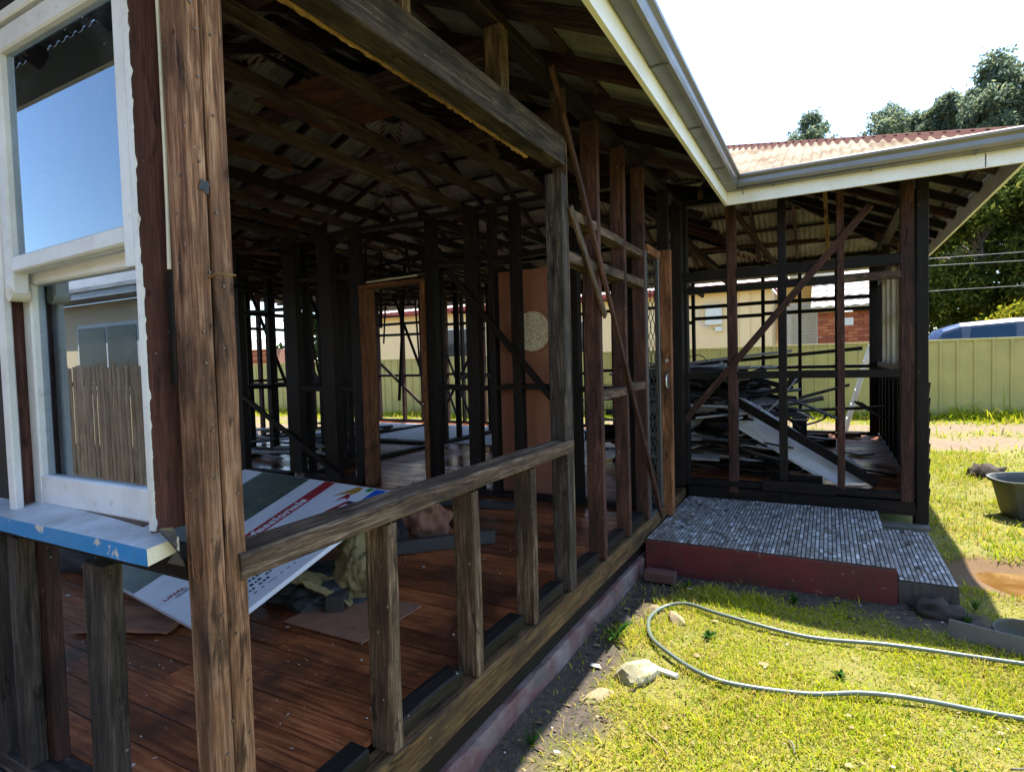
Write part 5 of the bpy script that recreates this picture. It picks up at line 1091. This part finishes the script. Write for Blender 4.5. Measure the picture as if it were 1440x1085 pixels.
# rubble in the far rooms
for k in range(26):
    x, y = random.uniform(-8.8, -5.6), random.uniform(5.2, 7.1); a = random.uniform(0, 3.14); L = random.uniform(.6, 1.6)
    tag(timber('board', (x, y, FZ + .03 + k * .012), (x + L * math.cos(a), min(7.2, y + .5 * L * math.sin(a)), FZ + .05 + k * .012), .11, .02, random.choice(['charcoal_board', 'burnt_wood', 'board_grey']), side=(-math.sin(a), math.cos(a), .1)), 'burnt board strewn on the floor of the far dark room', 'board', 'boards strewn in the far room')

# ------------------------------------------------------------------ step ladder out the back
lad = empty('step_ladder', (0.45, 12, G(.45, 12)), label='aluminium step ladder standing open on the drive behind the wing', cat='ladder')
gb = G(.45, 12)
for yy in (11.8, 12.2):
    timber('rail', (0.26, yy - (.04 if yy < 12 else -.04), gb), (0.66, yy, 0.10), 0.065, 0.025, 'alu', lad, side=(1, 0, 0)); timber('back_leg', (1.15, yy - (.03 if yy < 12 else -.03), gb), (0.72, yy, 0.08), 0.045, 0.025, 'alu', lad, side=(1, 0, 0))
for k in range(5):
    t = (k + 1) / 6; timber('tread', (0.26 + 0.40 * t, 11.79, gb + (0.10 - gb) * t), (0.26 + 0.40 * t, 12.21, gb + (0.10 - gb) * t), 0.075, 0.022, 'alu', lad, side=(1, 0, 0))
timber('top_cap', (0.70, 11.77, 0.12), (0.70, 12.23, 0.12), 0.12, 0.05, 'white_plastic', lad, side=(1, 0, 0), ch=0.015)

# ------------------------------------------------------------------ boundary fence
FY = 15.0
fen = empty('boundary_fence', (0, FY, -1.5), label='long khaki green ribbed steel fence along the far side of the drive', cat='fence')
rib = [(0, 0), (0.05, 0), (0.062, -0.028), (0.098, -0.028), (0.11, 0), (0.29, 0)]
prof = [(i * 0.29 + a, b) for i in range(3) for (a, b) in rib[:-1]] + [(0.87, 0)]
fm = {}
def ftop(x): return 0.205 + 0.0 * x
xx = -27.0; k = 0
while xx < 12:
    zb = min(G(xx, FY), G(xx + .87, FY)) - 0.05; zt = ftop(xx)
    V = [(a, b, zb) for a, b in prof] + [(a, b, zt - 0.02) for a, b in prof]; n = len(prof)
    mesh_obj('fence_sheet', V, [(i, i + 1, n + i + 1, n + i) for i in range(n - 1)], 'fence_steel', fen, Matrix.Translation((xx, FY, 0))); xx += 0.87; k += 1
for i in range(13):
    a = -27 + i * 3.0; timber('top_rail', (a, FY - .005, ftop(a)), (a + 2.99, FY - .005, ftop(a)), 0.05, 0.045, 'fence_steel', fen, side=(0, 0, 1))
    stud(fen, a - .025, a + .025, FY + .03, FY + .08, -1.8, ftop(a) - .03, 'fence_steel', name='post', n=1, jit=0)

# ------------------------------------------------------------------ neighbours over the fence
HY = 19.0
nb = empty('cream_house', (-9, HY, -1.5), label='cream rendered house with red gutter and pale tiled roof over the steel fence', cat='house')
box('wall', (-17.5, HY, -1.8), (-1.45, HY + 0.3, 2.0), 'render_cream', nb, ch=0.01)
box('end_wall', (-1.75, HY + 0.31, -1.8), (-1.45, HY + 8, 2.0), 'render_cream', nb, ch=0.01)
box('corner_pier', (-2.35, HY - 0.05, -1.8), (-2.05, HY - 0.003, 2.0), 'render_cream', nb, ch=0.01)
timber('fascia', (-17.9, HY - 0.42, 2.06), (-1.05, HY - 0.42, 2.06), 0.20, 0.03, 'red_trim', nb, side=(0, 0, 1)); box('soffit', (-17.9, HY - 0.40, 1.99), (-1.2, HY + .02, 2.01), 'cream_paint', nb, ch=0.002)
timber('gutter', (-17.9, HY - 0.49, 2.10), (-1.0, HY - 0.49, 2.10), 0.12, 0.10, 'red_trim', nb, side=(0, 0, 1))
timber('barge', (-1.40, HY - 0.45, 2.02), (-0.95, HY - 0.50, 1.40), 0.12, 0.06, 'red_trim', nb, side=(0, 1, 0))
def tile_roof(par, x0, x1, y0, z0, run, slope, rows, mat='roof_tile'):
    V, Fc = [], []
    for r_ in range(rows):
        ya, yb = y0 + run * r_ / rows, y0 + run * (r_ + 1.06) / rows; za, zb = z0 + (ya - y0) * slope + 0.028, z0 + (yb - y0) * slope
        nxs = int((x1 - x0) / 0.05); b = len(V)
        for i in range(nxs + 1):
            x = x0 + (x1 - x0) * i / nxs; w = 0.016 * math.sin(2 * math.pi * x / 0.30)
            V += [(x, ya, za + w - 0.03), (x, ya, za + w), (x, yb, zb + w)]
        for i in range(nxs):
            Fc += [(b + i * 3, b + i * 3 + 3, b + i * 3 + 4, b + i * 3 + 1), (b + i * 3 + 1, b + i * 3 + 4, b + i * 3 + 5, b + i * 3 + 2)]
    o = mesh_obj('tiled_roof', V, Fc, mat, par); o['kind'] = 'stuff'
tile_roof(nb, -18.0, -0.95, HY - 0.5, 2.14, 4.2, 0.42, 12)
mb = box('meter_box', (-3.35, HY - 0.16, 1.0), (-2.85, HY - 0.003, 1.62), 'white_plastic', nb, ch=0.04)
box('isolator', (-3.05, HY - 0.12, 0.78), (-2.85, HY - 0.003, 0.93), 'white_plastic', nb, ch=0.01)
tube('conduit', [(-3.3, HY - .03, 1.65), (-3.55, HY - .03, 1.45), (-3.5, HY - .03, 1.05), (-3.1, HY - .03, 0.88)], 0.02, 'white_plastic', nb, seg=6)
for i, xx in enumerate((-13.2, -8.6)):
    f = box('window', (xx, HY - 0.03, 0.2), (xx + 1.3, HY - 0.003, 1.4), 'white_plastic', nb, ch=0.01); box('pane', (xx + .06, HY - 0.036, 0.26), (xx + 1.24, HY - 0.031, 1.34), 'dark_glass', f, ch=0.001)
nb2 = empty('ochre_house', (-0.8, 20.5, -1.4), label='ochre rendered house end with white louvre window between cream and brick houses', cat='house')
box('wall', (-1.42, 20.6, -1.8), (0.35, 20.9, 2.35), 'render_ochre', nb2, ch=0.01)
lw2 = empty('louvre_window', (-1.1, 20.58, 0.9), nb2)
box('frame', (-1.38, 20.55, 0.1), (-0.25, 20.597, 1.62), 'white_plastic', lw2, ch=0.01)
for k in range(13): timber('louvre', (-1.0, 20.53, 0.18 + k * 0.108), (-0.32, 20.53, 0.18 + k * 0.108), 0.09, 0.012, 'white_plastic', lw2, side=(0, -0.6, 1))
box('downpipe', (-0.06, 20.50, -1.5), (0.04, 20.59, 2.3), 'cream_paint', nb2, ch=0.02)
box('eave', (-1.5, 20.1, 2.36), (0.36, 20.9, 2.48), 'cream_paint', nb2, ch=0.01)
nb3 = empty('brick_house', (3, 18.6, -1.3), label='low red brick house with a glaring pale tiled roof beyond the fence', cat='house')
box('wall', (-0.24, 18.8, -1.8), (2.05, 19.0, 1.16), 'brick_wall', nb3, ch=0.004)
for r_ in range(13):
    for c_ in range(9):
        x = -0.235 + c_ * 0.25 + (0.125 if r_ % 2 else 0)
        if x + .24 > 2.05: continue
        box('brick', (x, 18.776, 0.0 + r_ * 0.088), (x + 0.238, 18.7985, 0.0 + r_ * 0.088 + 0.076), random.choice(['brick_a', 'brick_b', 'brick_c']), nb3, ch=0.002)
vt = box('vent', (0.42, 18.755, 0.78), (0.64, 18.774, 0.99), 'white_plastic', nb3, ch=0.004)
box('fascia', (-0.35, 18.50, 1.165), (2.25, 18.53, 1.30), 'cream_paint', nb3, ch=0.004)
tile_roof(nb3, -0.40, 2.3, 18.45, 1.30, 3.2, 0.5, 9)
box('corner_trim', (1.30, 18.72, -1.5), (1.40, 18.774, 1.16), 'cream_paint', nb3, ch=0.004)
sh = empty('brick_shed', (-22.5, 17.5, -1.6), label='small orange brick shed seen far off through the burnt rooms', cat='shed')
box('wall', (-23.5, 17.3, -1.9), (-21.2, 18.8, 0.9), 'brick_wall', sh, ch=0.004); tile_roof(sh, -23.7, -21.0, 17.0, 0.92, 1.0, .5, 4)

# ------------------------------------------------------------------ blue vehicle on the street
def vehicle(x0, yc, zg):
    car = empty('parked_van', (x0 + 2.4, yc, zg), label='blue people mover with tinted side windows parked beyond the fence', cat='car')
    prof_b = [(0.0, 0.45), (0.02, 0.95), (0.10, 1.02), (1.05, 1.12), (1.08, 1.12), (4.70, 1.10), (4.78, 0.95), (4.80, 0.45), (4.6, 0.30), (0.2, 0.30)]
    def loft(name, pr, w0, w1, mat, inset=0.06):
        V, Fc = [], []; n = len(pr); st_ = [(-w0, 0.0), (-w0 + .05, 0), (w0 - .05, 0), (w0, 0)]
        for i, (yy, _) in enumerate(st_):
            e = 0.0 if i in (1, 2) else inset
            cx, cz = 2.4, sum(p[1] for p in pr) / n
            for (x, z) in pr: V.append((x0 + cx + (x - cx) * (1 - e * .3), yc + yy, zg + cz + (z - cz) * (1 - e)))
        for i in range(3):
            for k in range(n): Fc.append((i * n + k, i * n + (k + 1) % n, (i + 1) * n + (k + 1) % n, (i + 1) * n + k))
        Fc += [tuple(range(n)), tuple(reversed(range(3 * n, 4 * n)))]
        return mesh_obj(name, V, Fc, mat, car)
    loft('body', prof_b, 0.92, 0.9, 'car_blue')
    cab = [(0.30, 1.10), (0.42, 1.50), (0.62, 1.78), (0.95, 1.90), (1.9, 1.965), (3.2, 1.965), (3.9, 1.92), (4.25, 1.80), (4.68, 1.10)]
    V, Fc = [], []; n = len(cab)
    for yy, k in ((-0.90, 0.0), (-0.72, 1.0), (0.72, 1.0), (0.90, 0.0)):
        for (x, z) in cab: V.append((x0 + x, yc + yy, zg + (1.10 + (z - 1.10) * (0.90 if k == 0 else 1.0))))
    for i in range(3):
        for k in range(n - 1): Fc.append((i * n + k, (i + 1) * n + k, (i + 1) * n + k + 1, i * n + k + 1))
    Fc += [tuple(reversed(range(n))), tuple(range(3 * n, 4 * n))]; mesh_obj('cabin', V, Fc, 'car_blue', car)
    for (a, b) in ((0.52, 0.98), (1.06, 1.95), (2.03, 3.0), (3.08, 4.1)):
        for sy in (-1, 1):
            def top(x): return 1.10 + (np.interp(x, [c[0] for c in cab], [c[1] for c in cab]) - 1.10) * 0.84
            V = [(x0 + a + .02, yc + sy * 0.901, zg + 1.16), (x0 + b, yc + sy * .901, zg + 1.16), (x0 + b - .02, yc + sy * .901, zg + top(b)), (x0 + a + .08, yc + sy * .901, zg + top(a + .08))]
            V2 = [(x, y + sy * .006, z) for x, y, z in V]
            mesh_obj('side_window', V + V2, [(0, 1, 2, 3), (7, 6, 5, 4), (0, 4, 5, 1), (1, 5, 6, 2), (2, 6, 7, 3), (3, 7, 4, 0)], 'car_glass', car)
    for x in (0.95, 3.85):
        for sy in (-1, 1):
            wh = disc('wheel', (x0 + x, yc + sy * 0.72, zg + 0.33), (0, sy, 0), 0.33, 0.21, 'rubber', car, 24); disc('rim', (x0 + x, yc + sy * 0.931, zg + 0.33), (0, sy, 0), 0.20, 0.012, 'alu', wh, 18)
    for sy in (): timber('roof_rail', (x0 + 1.1, yc + sy, zg + 2.0), (x0 + 3.7, yc + sy, zg + 2.0), 0.03, 0.03, 'alu', car)
    for sy in (-.7, .7):
        box('headlight', (x0 - 0.03, yc + sy - .14, zg + .68), (x0 + .03, yc + sy + .14, zg + .84), 'white_plastic', car, .02); box('tail_light', (x0 + 4.76, yc + sy - .1, zg + .7), (x0 + 4.82, yc + sy + .1, zg + 1.0), 'sign_red', car, .02)
vehicle(1.75, 17.6, -1.28)

# ------------------------------------------------------------------ overhead wires
for i, (z0, z1, yy) in enumerate(((2.60, 2.50, 20.0), (2.42, 2.24, 20.15), (1.72, 1.70, 20.3))):
    pts = [(-1 + 2.2 * k, yy, (z0 + (z1 - z0) * ((-1 + 2.2 * k) - 2.5) / 2.06 * .35) - 0.05 * math.sin(math.pi * k / 9)) for k in range(10)]
    tag(tube('overhead_wire', pts, 0.009, 'wire', seg=5, smooth_n=3), ('topmost thin overhead wire strung before the trees', 'middle overhead wire strung before the trees', 'lowest overhead wire, just above the blue vehicle')[i], 'wire', 'overhead wires before the trees')

# ------------------------------------------------------------------ trees
def leaves(name, centres, radii, n, size, cols, par, seed, droop=0.0, shell=0.35, aspect=0.45):
    r = np.random.default_rng(seed); C = np.array(centres); Rr = np.array(radii)
    w = (Rr.prod(1)) ** (2 / 3); k = r.choice(len(C), n, p=w / w.sum())
    d = r.normal(size=(n, 3)); d /= np.linalg.norm(d, axis=1)[:, None]; rad = (shell + (1 - shell) * r.random(n)) ** (1 / 1.5)
    # clumped twigs
    P = C[k] + d * Rr[k] * rad[:, None]
    nt = max(8, n // 26); tw = P[r.choice(n, nt)]; ti = r.integers(0, nt, n); sp = 0.16 * Rr[k].mean(1)[:, None]
    near = r.random(n) < 0.75
    P = np.where(near[:, None], tw[ti] + r.normal(size=(n, 3)) * sp * np.array([1, 1, .7]), P)
    a = r.normal(size=(n, 3)); a[:, 2] -= droop; a /= np.linalg.norm(a, axis=1)[:, None]; b = np.cross(a, r.normal(size=(n, 3))); b /= np.linalg.norm(b, axis=1)[:, None]
    s = size * r.uniform(.6, 1.3, n)[:, None]
    V = np.stack([P - a * s, P + b * s * aspect, P + a * s, P - b * s * aspect], 1).reshape(-1, 3)
    cc = np.array(cols)[r.integers(0, len(cols), n)] * r.uniform(.75, 1.25, (n, 1)); cc = np.concatenate([cc, np.ones((n, 1))], 1); cc = np.repeat(cc, 4, 0)
    me = bpy.data.meshes.new(name); me.vertices.add(4 * n); me.vertices.foreach_set('co', V.astype(np.float32).ravel())
    me.loops.add(4 * n); me.loops.foreach_set('vertex_index', np.arange(4 * n, dtype=np.int32)); me.polygons.add(n); me.polygons.foreach_set('loop_start', np.arange(0, 4 * n, 4, dtype=np.int32))
    me.polygons.foreach_set('loop_total', np.full(n, 4, dtype=np.int32)); at = me.color_attributes.new('col', 'FLOAT_COLOR', 'POINT'); at.data.foreach_set('color', cc.astype(np.float32).ravel())
    me.materials.append(MAT['leaf']); me.update(); me.validate(); o = place(bpy.data.objects.new(name, me), par); o['kind'] = 'stuff'; return o
def tree(x, y, h, cw, label, cols, n=14000, size=0.16, base=0.25, seed=0, bushy=False, nclump=20, group=None, zg=-1.4):
    rd = random.Random(seed); t = empty('tree', (x, y, zg), label=label, cat='tree', group=group)
    top = (x + rd.uniform(-.05, .05) * h, y, zg + h * 0.86); mid = (x + rd.uniform(-.04, .04) * h, y, zg + h * .45); r0 = 0.022 * h
    trk = tube('trunk', [(x, y, zg - .1), mid, top], r0, 'bark', t, seg=8, smooth_n=6, radii=[r0, r0 * .6, r0 * .15])
    C, Rr = [], []
    for k in range(nclump):
        f = base + (1 - base) * (k + .5) / nclump; env = math.sin(math.pi * min(1, .12 + .88 * (f - base) / (1 - base)) ** .8) if not bushy else 1 - .35 * f
        a = rd.uniform(0, 6.28); rad = cw * env * rd.uniform(.25, 1.0); c = (x + rad * math.cos(a), y + rad * math.sin(a), zg + h * f)
        s = cw * rd.uniform(.24, .42); C.append(c); Rr.append((s, s, s * .72))
        p0 = Vector(mid).lerp(Vector(top), max(0, min(1, (f - .5) * 1.6))); 
        if f < .5: p0 = Vector((x, y, zg)).lerp(Vector(mid), f * 2 * .9)
        tube('limb', [tuple(p0), tuple(p0.lerp(Vector(c), .5) + Vector((0, 0, .05 * h))), c], r0 * .3, 'bark', t, seg=5, smooth_n=3, radii=[r0 * .38, r0 * .25, r0 * .08])
    for k in range(0 if bushy else 5):
        a = k * 1.257 + rd.uniform(-.4, .4); q = cw * rd.uniform(.3, .62); C.append((x + q * math.cos(a), y + q * math.sin(a), zg + h * rd.uniform(.80, .90))); Rr.append((cw * .27, cw * .27, h * .05))
    C.append((x, y, zg + h * .93)); Rr.append((cw * .26, cw * .26, h * .07))
    leaves('crown', C, Rr, n, size, cols, t, seed)
dkg = [(0.035, 0.065, 0.022), (0.055, 0.085, 0.026), (0.028, 0.050, 0.022), (0.085, 0.115, 0.030)]
ylg = [(0.07, 0.10, 0.022), (0.11, 0.14, 0.028), (0.05, 0.075, 0.022), (0.16, 0.17, 0.035)]
gry = [(0.13, 0.175, 0.13), (0.18, 0.215, 0.145), (0.10, 0.145, 0.105), (0.22, 0.25, 0.12)]  # far ridge trees: leaf colours lightened to stand in for distance haze
tree(5.0, 27.0, 8.0, 2.9, 'broad leaved tree with bare limbs low down, standing behind the blue vehicle', ylg, 49400, 0.102, 0.30, 3, nclump=24)
tree(8.6, 29.0, 8.6, 3.2, 'dark green tree at the edge of view behind the blue vehicle', dkg, 45600, 0.109, 0.12, 5, True, nclump=22)
tree(3.2, 31.0, 8.2, 2.2, 'narrow dark tree with pale trunks next to the wing corner', dkg, 41800, 0.102, 0.22, 6, nclump=16)
tree(7.9, 40.0, 16.6, 3.2, 'tallest feathery she-oak rising over the red roof hip', gry, 38000, 0.116, 0.35, 8, nclump=22)
tree(5.9, 41.0, 15.6, 2.4, 'slender grey green she-oak with a pointed top beside the tallest one', gry, 20900, 0.109, 0.42, 9, nclump=16)
tree(3.3, 42.0, 16.0, 3.0, 'grey green feathery tree whose low top shows just above the red ridge', gry, 17100, 0.109, 0.5, 10, nclump=14)
tree(-0.9, 42.0, 16.6, 2.6, 'smallest feathery tree top showing over the iron roof next to the gutter corner', gry, 15200, 0.109, 0.55, 12, nclump=12)
tree(4.9, 43.0, 15.6, 2.2, 'low feathery tree filling in between the ridge tops over the iron roof', gry, 18000, 0.11, 0.4, 61, nclump=18)
tree(6.9, 43.5, 16.0, 2.4, 'feathery tree standing close behind the tallest she-oak', gry, 18000, 0.11, 0.4, 62, nclump=18)
tree(10.4, 39.0, 16.2, 2.6, 'broad grey green tree rising at the edge of view over the gutter corner', gry, 26600, 0.122, 0.3, 13, nclump=18)
tree(13.5, 30.0, 9, 4, 'wide dark tree outside the yard past the parked vehicle', dkg, 22800, 0.136, 0.1, 14, True, nclump=16)
for i, (x, y, h, cw, lab) in enumerate(((-20, 24, 7, 3, 'bushy tree far off seen through the burnt rooms'), (-27, 26, 9, 4, 'wide tree beyond the brick shed far off'), (-33, 14, 8, 4, 'dark tree beyond the far wall of the house'))): tree(x, y, h, cw, lab, dkg, 7000, 0.22, 0.12, 20 + i, True, nclump=12)
sb = empty('yellow_shrub', (5.6, 20.5, -1.3), label='bright yellow green shrub spilling over behind the blue vehicle', cat='shrub')
tube('stem', [(5.6, 20.5, -1.4), (5.65, 20.5, 0.3), (5.7, 20.5, 1.2)], 0.06, 'bark', sb, seg=6)
leaves('foliage', [(4.6, 20.5, 0.75), (5.4, 20.6, 0.95), (6.2, 20.5, 0.85), (5.2, 20.2, 0.2), (6.4, 20.3, 0.1)], [(0.75, .6, .42), (.8, .6, .55), (.9, .7, .6), (1, .7, .8), (1, .7, .8)], 15000, 0.07, [(0.24, 0.23, 0.018), (0.30, 0.27, 0.02), (0.17, 0.19, 0.02)], sb, 33)

# ------------------------------------------------------------------ across the way (seen in the window glass)
op = empty('opposite_house', (-6, -7, -1.6), label='cream house with a dark window reflected in the old sash window glass', cat='house')
box('wall', (-34, -5.8, -1.8), (4, -5.5, 1.62), 'render_cream', op, ch=0.01)
box('fascia', (-34.5, -5.04, 1.64), (4.5, -5.0, 1.84), 'white_plastic', op, ch=0.004); box('eave', (-34.5, -5.5, 1.63), (4.5, -5.05, 1.68), 'board_grey', op, ch=0.004)
tile_roof_m = 'roof_tile'
V = [(-34.6, -4.94, 1.86), (4.6, -4.94, 1.86), (4.6, -9.0, 3.5), (-34.6, -9.0, 3.5)]; mesh_obj('roof', V + [(x, y, z - .08) for x, y, z in V], [(0, 1, 2, 3), (7, 6, 5, 4), (0, 4, 5, 1), (1, 5, 6, 2), (2, 6, 7, 3), (3, 7, 4, 0)], 'board_grey', op)
for xx in (-15.4, -8.6, -3.0):
    f = box('window', (xx, -5.498, -0.35), (xx + 2.5, -5.44, 1.14), 'white_plastic', op, ch=0.006)
    for a in (0.06, 1.28): box('pane', (xx + a, -5.438, -0.27), (xx + a + 1.15, -5.430, 1.06), 'dark_glass', f, ch=0.001)
pf = empty('paling_fence', (-5, -3.2, -1.6), label='brown timber paling fence facing the old window', cat='fence')
xx = -19.0
while xx < 1.0:
    zt = 0.13 + random.uniform(-.03, .03); stud(pf, xx, xx + 0.095, -3.215, -3.2, -1.65, zt, 'fence_paling', (random.uniform(-.01, .01), 0), name='paling', n=1, jit=0.001); xx += random.choice((0.108, 0.112, 0.115, 0.135))
for z in (-1.2, -0.15): timber('rail', (-19, -3.24, z), (1.0, -3.24, z), 0.07, 0.04, 'fence_paling', pf, side=(0, 0, 1))

# ------------------------------------------------------------------ lawn
def in_view(P, mx=0.35):
    c = np.stack([P @ np.array(CR), P @ np.array(CU), P @ np.array(FWD)], 1); ok = c[:, 2] > 0.2
    u = c[:, 0] / np.maximum(c[:, 2], .01) * F_PX / 720; v = c[:, 1] / np.maximum(c[:, 2], .01) * F_PX / 542
    return ok & (np.abs(u) < 1 + mx) & (np.abs(v) < 1 + mx)
nzt = rng.random((64, 64))
def vnoise(x, y, s):
    X, Y = x * s, y * s; xi, yi = np.floor(X).astype(int), np.floor(Y).astype(int); fx, fy = X - xi, Y - yi; fx = fx * fx * (3 - 2 * fx); fy = fy * fy * (3 - 2 * fy)
    g = lambda a, b: nzt[a % 64, b % 64]
    return (g(xi, yi) * (1 - fx) + g(xi + 1, yi) * fx) * (1 - fy) + (g(xi, yi + 1) * (1 - fx) + g(xi + 1, yi + 1) * fx) * fy
def lawn(name, x0, x1, y0, y1, dens, h, w, keep):
    n = int((x1 - x0) * (y1 - y0) * dens); x = rng.uniform(x0, x1, n); y = rng.uniform(y0, y1, n)
    P = np.stack([x, y, gz(x, y)], 1); k = in_view(P) & (rng.random(n) < keep(x, y)); x, y, P = x[k], y[k], P[k]; n = len(x)
    a = rng.uniform(0, 6.283, n); hh = h * rng.lognormal(0, .35, n) * (0.55 + 0.9 * vnoise(x, y, 1.7)); ln = rng.uniform(.3, 1.3, n); ww = w * rng.uniform(.6, 1.3, n)
    dx, dy = np.cos(a), np.sin(a); V = np.zeros((n, 5, 3)); Z = P[:, 2] - 0.004
    def pt(t, s): 
        r_ = hh * ln * t ** 1.5
        return np.stack([x + dx * r_ - dy * ww * s, y + dy * r_ + dx * ww * s, Z + hh * (t - .35 * t * t * np.minimum(ln, 1.2))], 1)
    V[:, 0], V[:, 1], V[:, 2], V[:, 3], V[:, 4] = pt(0, 1), pt(0, -1), pt(.55, .8), pt(.55, -.8), pt(1, 0)
    base = np.arange(n)[:, None] * 5; li = np.concatenate([base + 0, base + 1, base + 3, base + 2, base + 2, base + 3, base + 4], 1).astype(np.int32)
    ls_ = (np.arange(n)[:, None] * 7 + np.array([0, 4])).ravel().astype(np.int32); lt = np.tile(np.array([4, 3], np.int32), n)
    pal = np.array([(0.235, 0.325, 0.014), (0.36, 0.40, 0.018), (0.45, 0.42, 0.026), (0.42, 0.33, 0.09), (0.13, 0.22, 0.012)])
    dry = vnoise(x + 9, y, 1.1) * .6 + vnoise(x, y + 5, 4.3) * .4; u = rng.random(n)
    ci = np.where(u < (dry - .12) * .62, 3, np.where(u < .55, 1, np.where(u < .75, 2, np.where(u < .92, 0, 4))))
    c = pal[ci] * rng.uniform(.75, 1.2, (n, 1)); c = np.concatenate([c, np.ones((n, 1))], 1); c = np.repeat(c, 5, 0)
    me = bpy.data.meshes.new(name); me.vertices.add(5 * n); me.vertices.foreach_set('co', V.astype(np.float32).ravel()); me.loops.add(7 * n); me.loops.foreach_set('vertex_index', li.ravel())
    me.polygons.add(2 * n); me.polygons.foreach_set('loop_start', ls_); me.polygons.foreach_set('loop_total', lt)
    at = me.color_attributes.new('col', 'FLOAT_COLOR', 'POINT'); at.data.foreach_set('color', c.astype(np.float32).ravel()); me.materials.append(MAT['grass_blade']); me.update(); me.validate()
    o = place(bpy.data.objects.new(name, me)); tag(o, kind='stuff'); return o
def keep_near(x, y):
    d = dirt_mask(x, y); p = (1 - .96 * d) * (0.24 + 1.05 * np.clip((vnoise(x + 3, y + 1, 2.3) * .6 + vnoise(x, y, 7) * .4 - .27) * 2.6, 0, 1))
    p *= (pud_d(x, y) > 1.12); p *= ~((x > PX0) & (x < 0.73) & (y > 4.36) & (y < 6)); p *= 1 - .93 * drive_mask(x, y)
    p *= ~((x > XL) & (x < WXR) & (y > WYF) & (y < YB)); return p
lawn('lawn_grass', -1.25, 3.6, 1.0, 4.9, 12500, 0.028, 0.0024, keep_near)
lawn('lawn_grass_beyond', -0.6, 6.5, 4.9, 10.5, 2600, 0.045, 0.0042, keep_near)
lawn('fence_grass', -24, 8, 10.5, 15.0, 330, 0.10, 0.010, lambda x, y: keep_near(x, y) * (0.35 + .65 * (y > 13.3)))
lawn('fence_tussocks', -24, 8, 14.3, 14.95, 700, 0.19, 0.012, lambda x, y: 0.3 + .7 * vnoise(x, y, 1.5))
